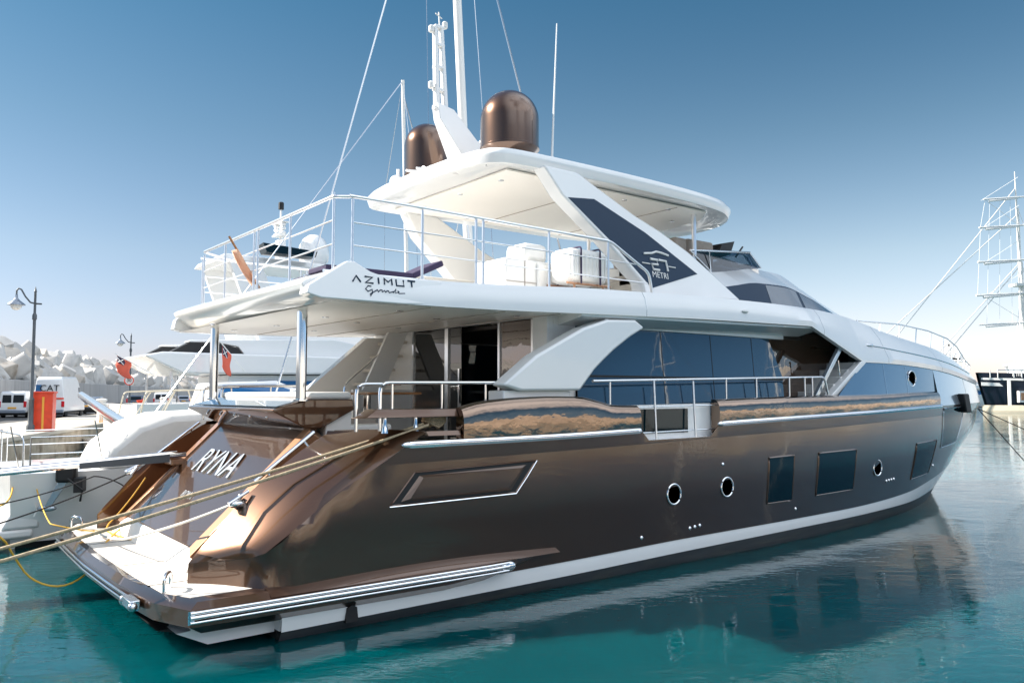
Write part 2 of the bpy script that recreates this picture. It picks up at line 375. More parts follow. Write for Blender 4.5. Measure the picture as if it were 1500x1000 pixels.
# quay: edge line runs along heading 67 degrees
q0 = Vector((3.53, 34, 0)); qd = Vector((math.cos(R(66.8)), math.sin(R(66.8)), 0)); qn = Vector((-qd.y, qd.x, 0))
def Q(s, n, z=0): v = q0 + qd * s + qn * n; return (v.x, v.y, z)
qb = MB(); qb.prism([Q(-70, 0, -2), Q(500, 0, -2), Q(500, 40, -2), Q(-70, 40, -2)], [Q(-70, 0, .92), Q(500, 0, .92), Q(500, 40, .92), Q(-70, 40, .92)])
qb.obj('quay_wall', 'concrete'); props(bpy.data.objects['quay_wall'], 'stained beige concrete face of the quay above the water', kind='structure')
qc = MB(); qc.prism([Q(-70, -.06, .92), Q(500, -.06, .92), Q(500, .7, .92), Q(-70, .7, .92)], [Q(-70, -.06, 1.1), Q(500, -.06, 1.1), Q(500, .7, 1.1), Q(-70, .7, 1.1)])
props(qc.obj('kerb', 'paving', bevel=.03), 'pale stone coping along the quay edge', kind='structure')
qp = MB(); qp.prism([Q(-70, .7, .92), Q(500, .7, .92), Q(500, 5.2, .92), Q(-70, 5.2, .92)], [Q(-70, .7, 1.09), Q(500, .7, 1.09), Q(500, 5.2, 1.09), Q(-70, 5.2, 1.09)])
props(qp.obj('pavement', 'paving'), 'sunlit pale paving beside the quay edge', kind='structure')
qa = MB(); qa.prism([Q(-70, 5.2, .92), Q(500, 5.2, .92), Q(500, 40, .92), Q(-70, 40, .92)], [Q(-70, 5.2, 1.06), Q(500, 5.2, 1.06), Q(500, 40, 1.06), Q(-70, 40, 1.06)])
props(qa.obj('road', 'asphalt'), 'asphalt parking strip in front of the sea wall', kind='structure')

# sea wall
WN = 10.2
sw = MB(); sw.prism([Q(-70, WN, 1.0), Q(480, WN, 1.0), Q(480, WN + 1.2, 1.0), Q(-70, WN + 1.2, 1.0)], [Q(-70, WN + .1, 3.75), Q(480, WN + .1, 3.75), Q(480, WN + 1.1, 3.75), Q(-70, WN + 1.1, 3.75)])
props(sw.obj('sea_wall', 'wall', bevel=.05), 'long grey concrete sea wall behind the parked vehicles', 'wall')

# core of the breakwater under the blocks
cm = MB(); cm.prism([Q(-70, WN + 1.3, .8), Q(480, WN + 1.3, .8), Q(480, WN + 18, .8), Q(-70, WN + 18, .8)], [Q(-70, WN + 3.5, 4.0), Q(480, WN + 3.5, 4.0), Q(480, WN + 8, 4.6), Q(-70, WN + 8, 4.6)])
props(cm.obj('breakwater', 'sand'), 'rubble mound of the breakwater under the concrete blocks', kind='structure')

def block_mesh(i, sx, sy, sz, m):
    ch = .13 * min(sx, sy)
    a, b, c = sx / 2, sy / 2, sz / 2
    ring = [(-a + ch, -b), (a - ch, -b), (a, -b + ch), (a, b - ch), (a - ch, b), (-a + ch, b), (-a, b - ch), (-a, -b + ch)]
    tp = .8 if i % 2 else .92
    mb = MB(); mb.prism([(x, y, -c) for x, y in ring], [(x * tp, y * tp, c) for x, y in ring])
    return mb.obj('concrete_block', m, bevel=.035)
kinds = [block_mesh(0, 1.6, 1.7, 3.8, 'block'), block_mesh(1, 1.9, 1.7, 3.0, 'block2'), block_mesh(2, 1.4, 1.5, 3.6, 'block'), block_mesh(3, 1.8, 2.0, 2.6, 'block')]
bl_labels = 'pale chamfered concrete block tumbled on the breakwater behind the sea wall'
nblk = 0; s_ = 14.0
rb = random.Random(3)
while s_ < 330 and nblk < 280:
    far = (s_ > 120)
    for row in range(3 if not far else 2):
        if nblk >= 280: break
        k = nblk % 4; src = kinds[k]
        o = src if nblk < 4 else src.copy()
        if nblk >= 4: COL.objects.link(o)
        n_ = WN + 2.4 + row * 1.9 + rb.uniform(-.5, .5)
        z_ = 3.3 + row * 1.0 + rb.uniform(-.35, .45) + (.5 if not far else .7)
        hgt = 1.0 if s_ > 45 else 1.12
        o.location = Q(s_ + rb.uniform(-.8, .8), n_, z_ * hgt)
        o.rotation_euler = (rb.uniform(-1.1, 1.1), rb.uniform(-1.1, 1.1), rb.uniform(0, 6.28))
        f_ = rb.uniform(.78, 1.08); o.scale = (f_, f_, f_)
        props(o, bl_labels, 'concrete block', 'concrete blocks of the breakwater')
        nblk += 1
    s_ += 1.7 if not far else 3.2

# far shore seen only in reflections on the starboard side: a low rubble mole
fs = MB(); rows = []
rf = random.Random(5)
for i in range(0, 90):
    x = -160 + i * 4.2
    rows.append([(x, -30 - d + rf.uniform(-1, 1), max(-1, h + (rf.uniform(-.8, .8) if h > 0 else 0))) for d, h in ((0, -1), (3, 1.6), (7, 3.8), (12, 6.2), (18, 5.8), (26, -1))])
fs.grid(rows); props(fs.obj('rocky_mole', 'sand'), 'low sandy rubble mole across the water', kind='structure')

# ================================================================== THE YACHT
Y0 = empty('motor_yacht', (2.42, 11.76, 0), 0, 'large bronze and white motor yacht moored in the foreground, seen from its starboard quarter', 'yacht')

bW = sm([0, 9, 12, 15, 18, 20.5, 21.8, 22.4], [3.1, 3.1, 3.0, 2.7, 2.05, 1.05, .4, 0])
zB = sm([1, 5.6, 7.7, 11.2, 14, 16, 18, 20, 22, 23], [.11, .16, .20, .24, .25, .26, .33, .42, .52, .56])
bB = sm([0, 9, 12, 15, 18, 20.5, 22.3, 23.0], [3.195, 3.195, 3.125, 2.88, 2.25, 1.3, .4, 0])
zC = sm([1, 5.6, 7.7, 11.2, 12.9, 15.6, 17.2, 19.4, 22, 24], [.31, .36, .40, .42, .43, .51, .67, .90, 1.08, 1.2])
bC = sm([0, 9, 12, 15, 18, 20.5, 22.5, 24.0], [3.2, 3.2, 3.14, 2.93, 2.48, 1.7, .8, 0])
zS = sm([2.2, 5.6, 8.6, 11.5, 13.6, 17.3, 22, 25.3], [1.84, 1.90, 1.97, 2.03, 2.09, 2.18, 2.25, 2.28])
bS = sm([0, 10, 13, 16, 19, 21, 23, 24.4, 25.3], [3.288, 3.288, 3.245, 3.08, 2.66, 2.12, 1.3, .6, 0])
zR = sm([2.6, 4.8, 6.6, 8.5, 13.5, 17, 19.8, 26], [2.07, 2.09, 2.13, 2.19, 2.31, 2.40, 2.44, 2.48])
bR = sm([0, 10, 13, 16, 19, 21, 23, 24.7, 25.9], [3.3, 3.3, 3.26, 3.1, 2.72, 2.22, 1.4, .6, 0])
zF = sm([2.9, 3.3, 3.8, 4.3, 5.0, 5.5, 5.8, 6.17, 6.65, 8.5, 10.3, 13.7, 17, 21, 26], [2.25, 2.46, 2.58, 2.62, 2.64, 2.63, 2.58, 2.51, 2.5, 2.58, 2.62, 2.66, 2.73, 2.74, 2.72])
bF = lambda x: bR(x) - .06 if x < 25.3 else max(0, bR(x) - .02)
zG = sm([12.3, 13.54, 14.4, 17, 18.5, 19.3, 20.5, 23, 26], [3.33, 3.32, 3.32, 3.24, 3.14, 3.07, 2.98, 2.9, 2.86])
bG = sm([0, 10, 13, 16, 19, 21, 23, 24.6, 25.7], [3.1, 3.1, 3.08, 2.94, 2.58, 2.1, 1.3, .55, 0])

# hull below the rub rail -----------------------------------------
NT = 64
ts = [((i / NT) ** 1.0) for i in range(NT + 1)]
def lv(xa, xe, fb, fz):
    return [(xa + (xe - xa) * t, -fb(xa + (xe - xa) * t), fz(xa + (xe - xa) * t)) for t in ts]
def inbend(fb, pts):
    g = sm([p[0] for p in pts], [p[1] for p in pts])
    return lambda x: min(fb(x), g(x)) if x < pts[-1][0] else fb(x)
def between(fr, xe, xa, bmul=None):
    zf = lambda x: zC(x) + (zS(x) - zC(x)) * fr
    return zf
zD = lambda x: .55 + (zC(x) + (zS(x) - zC(x)) * .16 - .55) * min(1, max(0, x - 1) / 4)
bD = inbend(lambda x: bC(min(x, 24.0)) + (bS(x) - bC(min(x, 24.0))) * .25, [(.38, 2.35), (.69, 2.66), (1.0, 2.84), (1.6, 3.1), (2.4, 3.2)])
zE = lambda x: (.80 + .13 * min(1, max(0, (x - .38) / .6))) + (zC(x) + (zS(x) - zC(x)) * .4 - .93) * min(1, max(0, x - 1) / 4)
bE = inbend(lambda x: bC(min(x, 24.0)) + (bS(x) - bC(min(x, 24.0))) * .6, [(.38, 2.35), (.67, 2.68), (.85, 3.0), (.95, 3.13), (1.2, 3.24)])
zM = lambda x: zC(x) + (zS(x) - zC(x)) * (.58 if x > 3 else .58 + (3 - x) * .02)
bM = lambda x: bC(min(x, 24.0)) + (bS(x) - bC(min(x, 24.0))) * .82
zN = lambda x: zC(x) + (zS(x) - zC(x)) * .78
bN = lambda x: bC(min(x, 24.0)) + (bS(x) - bC(min(x, 24.0))) * .94
K0 = [(1.12 + (20.5 - 1.12) * t, -.9 * (1 - t), -.7 + .3 * t) for t in ts]
Wl = lv(1.12, 22.4, bW, lambda x: -.02); Bl = lv(1.12, 23.0, bB, zB); Cl = lv(1.12, 24.0, bC, zC)
W2 = [(p[0], p[1] * .97, -.45) for p in Wl]
crease = [(.38, -2.35, .80), (.67, -2.68, .855), (.85, -3.0, .905), (.95, -3.13, .96), (1.27, -3.24, 1.22), (1.66, -3.265, 1.52), (2.25, -3.27, 1.84), (2.62, -3.3, 2.07), (2.92, -3.25, 2.21)]
crY = sm([p[0] for p in crease], [p[1] for p in crease]); crZ = sm([p[0] for p in crease], [p[2] for p in crease])
XS = [.38, .46, .56, .67, .76, .85, .95, 1.1, 1.27, 1.45, 1.66, 1.85, 2.05, 2.25] + [2.25 + (25.3 - 2.25) * ((i + 1) / 64) for i in range(64)]
def lev(xe, fb, fz, xa=.0):
    out = []
    for x0 in XS:
        x = x0 if x0 <= 12 else 12 + (x0 - 12) * (xe - 12) / (25.3 - 12)
        if x < xa: out.append((x, crY(x), crZ(x)))
        else: out.append((x, -fb(x), fz(x)))
    return out
zD = lambda x: .55 + (zC(x) + (zS(x) - zC(x)) * .16 - .55) * min(1, max(0, x - 1) / 4)
bE = inbend(lambda x: bC(min(x, 24.0)) + (bS(x) - bC(min(x, 24.0))) * .6, [(.38, 2.35), (.67, 2.68), (.85, 3.0), (.95, 3.13), (1.27, 3.215)])
bD = lambda x: min(bE(x) - .02, bC(min(x, 24.0)) + (bS(x) - bC(min(x, 24.0))) * .25)
Cl2 = lev(24.0, lambda x: bC(x) + .012, lambda x: zC(x) + .002, 0)
Dl = lev(24.25, bD, zD); El = lev(24.5, bE, zE, .95); Ml = lev(24.7, bM, zM, 1.27); Nl = lev(25.0, bN, zN, 1.66); Sl = lev(25.3, bS, zS, 2.25)
hb = MB(); hb.grid([K0, W2, Wl, [(p[0], p[1], p[2]) for p in Wl]][:3])
hb.mirror()
hb.box(1.13, 1.2, -3.05, 3.05, -.5, .3)
hb.obj('hull_bottom', 'antifoul', Y0, smooth=40)
hw = MB(); Wl3 = [(a[0] * .55 + b[0] * .45, a[1] * .55 + b[1] * .45, a[2] * .55 + b[2] * .45) for a, b in zip(Wl, Bl)]
hg = MB(); hg.grid([Wl, Wl3, Bl]); hg.mirror(); hg.obj('waterline_band', 'boot', Y0, smooth=40)
hw.grid([Bl, [((a[0] + b[0]) / 2, (a[1] + b[1]) / 2 - .01, (a[2] + b[2]) / 2) for a, b in zip(Bl, Cl)], Cl]); hw.mirror()
hw.prism([(1.12, -3.19, .31), (1.12, -3.14, .11), (1.12, 3.14, .11), (1.12, 3.19, .31)], [(1.2, -3.19, .31), (1.2, -3.14, .11), (1.2, 3.14, .11), (1.2, 3.19, .31)])
for sg in (-1, 1):   # trim step ahead of the transom corner
    hw.prism([(.1, sg * 2.6, .22), (.42, sg * 2.6, .06), (.42, sg * 2.95, .06), (.1, sg * 2.95, .22)], [(1.12, sg * 2.6, .30), (1.12, sg * 2.6, .08), (1.12, sg * 3.0, .08), (1.12, sg * 3.0, .30)])
hw.obj('boot_stripe', 'white', Y0, smooth=30)
# bronze topsides
hull = MB(); hull.grid([Cl2, Dl, El, Ml, Nl, Sl])
xs_full = sorted(set([2.25 + (25.3 - 2.25) * i / 90 for i in range(91)] + [6.65, 6.8, 8.3, 8.52]))
def band(mb, f0, f1, x0, x1, n, mi=0, xe0=None, xe1=None, skip=None):
    r0, r1 = [], []
    for i in range(n + 1):
        t = i / n
        a = x0 + ((xe0 or x1) - x0) * t; b = x0 + ((xe1 or x1) - x0) * t
        r0.append((a, -f0[0](a), f0[1](a))); r1.append((b, -f1[0](b), f1[1](b)))
    mb.grid([r0, r1], mi)
# S to R, with the gate notch left out between 6.65 and 8.5
zgate = 1.975
band(hull, (bS, zS), (bR, zR), 2.62, 6.65, 12)
hull.add([(2.25, -bS(2.25), zS(2.25)), (2.62, -bS(2.62), zS(2.62)), (2.62, -bR(2.62), zR(2.62))], [(0, 1, 2)])
hull.add([(6.65, -bS(6.65), zS(6.65)), (6.83, -bS(6.8), zgate), (6.65, -bR(6.65), zR(6.65))], [(0, 1, 2)])
hull.add([(6.65, -bS(6.65), zS(6.65)), (8.5, -bS(8.5), zS(8.5)), (8.29, -bS(8.3), zgate + .01), (6.83, -bS(6.8), zgate)], [(0, 1, 2, 3)])
hull.add([(8.29, -bS(8.3), zgate + .01), (8.5, -bS(8.5), zS(8.5)), (8.52, -bR(8.52), zR(8.52))], [(0, 1, 2)])
band(hull, (bS, zS), (bR, zR), 8.5, 25.3, 50, xe1=25.9)
hull.mirror(); hull.obj('hull', 'bronze', Y0, smooth=38)

# flanks: the rounded quarters either side of the stern stairs
inner = [(.38, -2.35, .80), (.46, -2.35, .90), (.56, -2.35, 1.01), (.66, -2.35, 1.11), (.93, -2.35, 1.43), (1.27, -2.35, 1.70), (1.67, -2.35, 1.98), (1.95, -2.35, 2.15), (2.12, -2.35, 2.22)]
fl = MB()
def quarter(cr, inn, n=10, bul=.045):
    rows = []
    for k, (a, b) in enumerate(zip(inn, cr)):
        a, b = Vector(a), Vector(b); row = []
        wdt = (b - a).length
        for j in range(n + 1):
            t = j / n; p = a.lerp(b, t); bb = bul * wdt * 4 * t * (1 - t) * (.6 + .8 * t)
            row.append(p + Vector((-.62, -.55, .35)).normalized() * bb)
        rows.append([tuple(q) for q in row])
    return rows
fl.grid(quarter(crease, inner)[1:])
fl.add([inner[0], quarter(crease, inner)[1][0]] + quarter(crease, inner)[1][1:], [tuple(range(12))])
# inner cheek of the stairwell
fl.add([(p[0], p[1], p[2]) for p in inner] + [(2.6, -2.35, 2.22), (2.6, -2.35, .4), (.38, -2.35, .4)], [tuple(range(12))])
fl.mirror2(); fl.obj('stern_quarter', 'bronze', Y0, smooth=45)
# top ledge of quarters with fairleads, below the cap
lg = MB(); lg.prism([(2.0, -2.35, 2.16), (2.92, -3.27, 2.16), (3.4, -3.27, 2.16), (3.4, -2.35, 2.16)], [(2.02, -2.35, 2.215), (2.90, -3.25, 2.215), (3.4, -3.25, 2.215), (3.4, -2.35, 2.215)])
lg.mirror2(); lg.obj('mooring_ledge', 'bronze', Y0)
for sg in (-1, 1):
    cp = MB(); cp.prism([(2.0, sg * 3.08, 2.385), (2.16, sg * 2.8, 2.385), (3.42, sg * 2.8, 2.385), (3.42, sg * 3.2, 2.385), (2.1, sg * 3.2, 2.385)],
                        [(2.2, sg * 3.0, 2.49), (2.3, sg * 2.85, 2.49), (3.42, sg * 2.85, 2.49), (3.42, sg * 3.14, 2.49), (2.28, sg * 3.12, 2.49)])
    cp.obj('bulwark_cap', 'bronze', Y0, bevel=.012)
    for xx in (2.42, 2.85):
        fp = MB(); fp.lathe([(.045, 0), (.035, .06), (.022, .1), (.022, .2)], (xx, sg * 3.08, 2.2), 12); fp.obj('fairlead_post', 'chrome', Y0, smooth=40)
# bulwarks R -> F
for sg in (-1, 1):
    bw = MB()
    def strip(x0, x1, n):
        rows_ = [[] for _ in range(9)]
        for i in range(n + 1):
            x = x0 + (x1 - x0) * i / n; zt = zF(x); h_ = zt - zR(x)
            for k_, (fr_, of_) in enumerate(((0, 0), (.2, .006), (.42, .009), (.64, .004), (.80, -.012), (.92, -.04), (1.0, -.09), (1.0, -.17))):
                rows_[k_].append((x, sg * (bR(x) + of_), zR(x) + h_ * fr_))
            rows_[8].append((x, sg * (bR(x) - .17), zt - .55))
        bw.grid(rows_)
        for e in (0, n): bw.add([r__[e] for r__ in rows_], [tuple(range(9))])
    strip(3.42, 6.65, 26); strip(8.52, 17.0, 40)
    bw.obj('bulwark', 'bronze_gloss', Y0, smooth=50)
    # chrome rub rails, top
    for x0, x1 in ((2.62, 6.6), (8.56, 17.0)):
        rr = MB()
        xs = [x0 + (x1 - x0) * i / 40 for i in range(41)]
        rr.grid([[(x, sg * (bR(x) + o_), zR(x) + h) for x in xs] for o_, h in ((-.01, .035), (.035, .03), (.045, .008), (.02, -.002), (.045, -.012), (.035, -.045), (-.01, -.05))])
        rr.lathe([(0, -.0), (.03, .0)], (x0, sg * bR(x0), zR(x0)), 8)
        rr.ell((x0, sg * (bR(x0) + .01), zR(x0) - .008), (.10, .035, .042)); rr.ell((x1, sg * (bR(x1) + .01), zR(x1) - .008), (.05, .035, .042))
        rr.obj('rub_rail', 'chrome', Y0, smooth=50)
# seam line groove: thin dark strip along S
sd = MB(); xs = [2.4 + (17.2 - 2.4) * i / 60 for i in range(61)]
sd.grid([[(x, -(bS(x) + .004 + (bR(x) - bS(x)) * o_), zS(x) + o_ * .2) for x in xs] for o_ in (-.02, .035)]); sd.mirror2()
sd.obj('hull_seam', 'bronze_dark', Y0)

# forward panels between rail and white shell
def surf_band(name, f0, f1, x0, x1, n, m, off=0.0, parent=Y0, x0b=None, x1b=None, rows=4):
    mb = MB(); rr = []
    for k in range(rows + 1):
        u = k / rows; row = []
        for i in range(n + 1):
            t = i / n
            xa = x0 + (x1 - x0) * t; xb = (x0b if x0b is not None else x0) + ((x1b if x1b is not None else x1) - (x0b if x0b is not None else x0)) * t
            x = xa + (xb - xa) * u
            y = f0[0](xa) * (1 - u) + f1[0](xb) * u + off; z = f0[1](xa) * (1 - u) + f1[1](xb) * u
            row.append((x, -y, z))
        rr.append(row)
    mb.grid(rr); mb.mirror2(); return mb.obj(name, m, parent, smooth=40)
surf_band('topside_panel', (lambda x: bF(x) - .03, zF), (bG, zG), 12.35, 17.0, 30, 'panel_blue', 0, x0b=13.5, x1b=17.0)
surf_band('topside_panel', (bR, zR), (bG, zG), 17.0, 19.3, 16, 'silver', 0)
surf_band('bow_panel', (bR, zR), (bG, zG), 19.33, 25.9, 34, 'white', 0, x1b=25.7)
for xx in (14.35, 15.4):
    m_ = MB(); m_.add([(xx, -bF(xx) + .022, zF(xx)), (xx + .012, -bF(xx) + .022, zF(xx)), (xx + .012, -bG(xx) - .006, zG(xx)), (xx, -bG(xx) - .006, zG(xx))], [(0, 1, 2, 3)]); m_.mirror2(); m_.obj('panel_joint', 'silver', Y0)
# bow window, dark, below the rail
def hull_y(x, z):
    L = [(-.02, bW(x)), (zB(x), bB(x)), (zC(x), bC(x)), (zE(x), bE(x)), (zM(x), bM(x)), (zN(x), bN(x)), (zS(x), bS(x)), (zR(x), bR(x)), (zF(x), bF(x))]
    for (z0, y0), (z1, y1) in zip(L, L[1:]):
        if z <= z1: return y0 + (y1 - y0) * (z - z0) / (z1 - z0)
    return L[-1][1]
def patch(name, quad, m, off=.012, nx=10, nz=10, frame_m=None, fw=.03, parent=Y0, both=True):
    # quad: four x,z corners (bottom-aft, bottom-fwd, top-fwd, top-aft) laid on the hull side
    (ax, az), (bx, bz), (cx, cz), (dx, dz) = quad
    def g(u, v):
        x = (ax * (1 - u) + bx * u) * (1 - v) + (dx * (1 - u) + cx * u) * v
        z = (az * (1 - u) + bz * u) * (1 - v) + (dz * (1 - u) + cz * u) * v
        return x, z
    mb = MB(); mb.grid([[(lambda p: (p[0], -(hull_y(*p) + off), p[1]))(g(i / nx, j / nz)) for i in range(nx + 1)] for j in range(nz + 1)])
    if both: mb.mirror2()
    o = mb.obj(name, m, parent, smooth=40)
    if frame_m:
        fb = MB()
        edge = [g(i / nx, 0) for i in range(nx)] + [g(1, j / nz) for j in range(nz)] + [g(1 - i / nx, 1) for i in range(nx)] + [g(0, 1 - j / nz) for j in range(nz)]
        fb.tube([(p[0], -(hull_y(*p) + .004), p[1]) for p in edge], fw, 4, closed=True)
        if both: fb.mirror2()
        fb.obj('window_frame', frame_m, o)
    return o
patch('hull_window', [(9.87, .77), (10.63, .77), (10.65, 1.57), (9.89, 1.56)], 'glass_black', frame_m='bronze', fw=.018)
patch('hull_window', [(11.44, .79), (12.81, .80), (12.85, 1.58), (11.47, 1.57)], 'glass_black', frame_m='bronze', fw=.018)
patch('hull_window', [(15.62, .80), (16.75, .86), (16.85, 1.62), (15.66, 1.58)], 'glass_black', frame_m='bronze', fw=.018)
patch('bow_window', [(17.25, 1.42), (18.5, 1.50), (18.95, 2.36), (17.25, 2.33)], 'glass_black', frame_m='silver', fw=.02, off=.015)
# engine air intake: recessed-looking parallelogram with a raised louvre
it = patch('air_intake', [(2.40, 1.36), (4.26, 1.38), (4.60, 1.78), (2.72, 1.73)], 'black', off=.006, frame_m='bronze', fw=.012)
patch('intake_cover', [(2.64, 1.43), (4.12, 1.452), (4.34, 1.70), (2.82, 1.665)], 'bronze', off=.04, parent=it)
ic = MB()
q = [(2.64, 1.43), (4.12, 1.452), (4.34, 1.70), (2.82, 1.665)]; q2 = [(2.53, 1.395), (4.19, 1.415), (4.44, 1.735), (2.78, 1.69)]
ic.add([(x, -(hull_y(x, z) + .041), z) for x, z in q] + [(x, -(hull_y(x, z) + .008), z) for x, z in q2], [(i, (i + 1) % 4, 4 + (i + 1) % 4, 4 + i) for i in range(4)]); ic.mirror2()
ic.obj('intake_cover_edge', 'bronze_dark', it)
il = MB(); il.tube([(x, -(hull_y(x, z) + .008), z) for x, z in ((2.38, 1.345), (3.3, 1.355), (4.27, 1.365), (4.45, 1.57), (4.62, 1.78))], .010, 6); il.mirror2(); il.obj('intake_trim', 'chrome', it)
# portholes
def porthole(x, z, r, y=None, m='chrome'):
    for sg in (-1, 1):
        yy = sg * ((y if y else hull_y(x, z)) + .004)
        a = MB(); a.tube([(x + r * math.cos(t), yy, z + r * math.sin(t)) for t in [2 * math.pi * k / 28 for k in range(28)]], .018, 8, closed=True)
        o = a.obj('porthole', m, Y0, smooth=60)
        b = MB(); b.lathe([(0, .0), (r, .0)], (x, yy + sg * .004, z), 28, axis='y'); b.obj('porthole_glass', 'glass_black', o)
porthole(7.41, 1.12, .155); porthole(8.73, 1.14, .155); porthole(13.79, 1.17, .16)
porthole(15.67, 3.01, .17, y=bG(15.67) + .04, m='steel')
# skin fittings
for x, z in ((6.72, .52), (7.83, .55), (7.95, .56), (8.07, .57), (10.78, .60), (14.3, .86), (14.42, .865), (14.54, .87), (14.66, .875), (17.0, 1.02), (8.6, 1.52), (3.9, .36)):
    f_ = MB(); y_ = hull_y(x, z); f_.ell((x, -y_ - .005, z), (.032, .02, .032)); f_.mirror2(); f_.obj('skin_fitting', 'chrome', Y0, smooth=60)
ex = MB(); ex.px([(1.86, .09), (2.02, .09), (2.00, .25), (1.94, .285), (1.88, .25)], -3.235, -3.10); ex.obj('exhaust_outlet', 'black', Y0)
# fender strap on the bow
bs = MB(); bs.px([(18.55, 2.22), (18.85, 2.22), (18.72, 2.68), (18.42, 2.68)], -2.93, -2.76); bs.mirror2(); bs.obj('anchor_pocket_guard', 'black', Y0, bevel=.03)

# swim platform + side sponsons ------------------------------------
def plat_outline(o, z, top=False):
    P = [(-.20 - o, 0), (-.17 - o, -1.6), (-.08 - o, -2.75 - o * .4), (.13, -3.3 - o), (1.2, -3.33 - o), (2.6, -3.34 - o), (3.8, -3.33 - o), (4.5, -3.31 - o * .6), (5.0, -3.22)]
    return [(x, y, z) for x, y in P] + [(5.0, -2.5, z)]
pb = MB()
lo = plat_outline(-.14, .20); mi_ = plat_outline(0, .34); hi = plat_outline(0, .52); tp = plat_outline(-.09, .575)
for i in range(len(hi)):           # sponson rises a little and sharpens forward
    pass
def taper(P, k):
    out = []
    for x, y, z in P:
        t = max(0, (x - 3.2) / 1.8)
        if y < -2.6 and x > 2.0: y = y * (1 - t * t * .02); z = z + (.585 - z) * min(1, t) ** 1.6
        out.append((x, y, z))
    return out
PO = [(-.20, 0), (-.17, -1.6), (-.08, -2.75), (.13, -3.3), (1.2, -3.33), (2.6, -3.34), (3.2, -3.34), (3.8, -3.335), (4.4, -3.30), (4.8, -3.25), (5.05, -3.19)]
def ring(o, z): return taper([(x - (o if x < .2 else 0), y - (o if y < -2 else 0) * (1 if x < 3.3 else max(0, 1 - (x - 3.3) / 1.7)), z) for x, y in PO], 0)
lo, mi_, hi, tp = ring(-.16, .24), ring(0, .35), ring(0, .52), ring(-.09, .575)
pb.grid([lo, mi_, hi, tp]); ce = [(5.05, -2.9, .58), (1.2, -2.9, .58), (1.2, 0, .578)]
pb.add(tp + ce, [tuple(range(len(tp) + 3))]); pb.add(lo + [(4.0, -2.9, .3), (1.2, -2.9, .2), (1.2, 0, .2)], [tuple(range(len(lo) + 3))])
pb.mirror(); pb.obj('swim_platform', 'bronze', Y0, smooth=30)
ud = MB(); ud.px([(0.0, .19), (1.1, .19), (1.1, -.1)], -2.6, 2.6); ud.obj('platform_underside', 'black', Y0)
dk = MB(); dk.pz([(-.02, 0), (.0, -1.6), (.04, -2.6), (.22, -3.0), (.95, -3.0), (.95, 0)], .52, .582); dk.mirror()
dk.obj('platform_deck', 'teak', Y0)
for y_ in (-2.2, -.9, .9, 2.2): MB().box(.0, .9, y_ - .008, y_ + .008, .50, .585).obj('deck_seam', 'black', Y0)
for sg in (-1, 1):
    cr = MB()
    for dz, rr_ in ((.50, .018), (.455, .024), (.405, .015)):
        pts = [(.12, sg * 3.34, dz), (1.2, sg * 3.365, dz + .005), (2.6, sg * 3.375, dz + .005), (3.8, sg * 3.365, dz), (4.1, sg * 3.35, dz)]
        cr.tube(pts, rr_, 8)
    cr.box(.10, .16, sg * 3.31 - .02, sg * 3.36 + .02, .39, .52); cr.ell((4.1, sg * 3.34, .455), (.12, .03, .062))
    cr.obj('sponson_rail', 'chrome', Y0, smooth=50)
ar = MB()
for dz in (.47, .41): ar.tube([(-.16, -2.45, dz), (-.20, -1.2, dz), (-.22, 0, dz), (-.20, 1.2, dz), (-.16, 2.45, dz)], .02, 8)
ar.obj('platform_rail', 'chrome', Y0, smooth=50)
la = MB(); la.box(-.24, -.13, -2.45, -2.1, .40, .50); la.ell((-.21, -2.08, .44), (.05, .05, .06)); la.ell((-.21, -2.46, .44), (.05, .05, .05)); la.obj('ladder_cartridge', 'steel', Y0, bevel=.01)
for sg in (-1, 1):
    hd = MB(); hd.tube(rounded([(.18, sg * 2.42, .57), (.18, sg * 2.42, .76), (.06, sg * 2.62, .76), (.06, sg * 2.62, .57)], .09, 5), .02, 10); hd.obj('grab_handle', 'chrome', Y0, smooth=60)
# side capping of the sponson, upper lens shape
sp = MB(); xs = [.95 + (5.0 - .95) * i / 24 for i in range(25)]
sp.grid([[(x, -3.33 + .0, .53) for x in xs], [(x, -(3.33 - .10), .575 + .06 * math.sin(math.pi * min(1, (x - .95) / 4.05))) for x in xs], [(x, -3.1, .60 + .05 * math.sin(math.pi * (x - .95) / 4.05)) for x in xs]])
sp.mirror2(); sp.obj('sponson_top', 'bronze', Y0, smooth=40)

# transom door --------------------------------------------------------
tr = MB(); tr.prism([(.64, -1.62, .82), (2.05, -1.62, 2.20), (2.25, -1.62, 2.10), (.9, -1.62, .60)], [(.64, 1.62, .82), (2.05, 1.62, 2.20), (2.25, 1.62, 2.10), (.9, 1.62, .60)])
trd = tr.obj('transom_door', 'bronze', Y0, bevel=.02)
for sg in (-1, 1):
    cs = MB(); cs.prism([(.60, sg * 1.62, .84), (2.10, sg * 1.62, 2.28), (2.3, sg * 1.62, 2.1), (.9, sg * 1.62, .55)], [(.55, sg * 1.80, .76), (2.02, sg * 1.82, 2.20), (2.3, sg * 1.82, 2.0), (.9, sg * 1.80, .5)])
    cs.obj('transom_fin', 'tan_lit_plate', Y0, bevel=.008)
sl_ = MB(); sl_.px([(.66, .82), (.62, .79), (.52, .585), (.9, .5), (.9, .75)], -1.78, 1.78); sl_.obj('transom_sill', 'soffit', Y0)
bh = MB(); bh.box(1.9, 2.6, -1.8, 1.8, .5, 2.0); bh.box(2.05, 2.15, -1.75, 1.75, 2.0, 2.32); bh.obj('garage_bulkhead', 'bronze_dark', Y0)
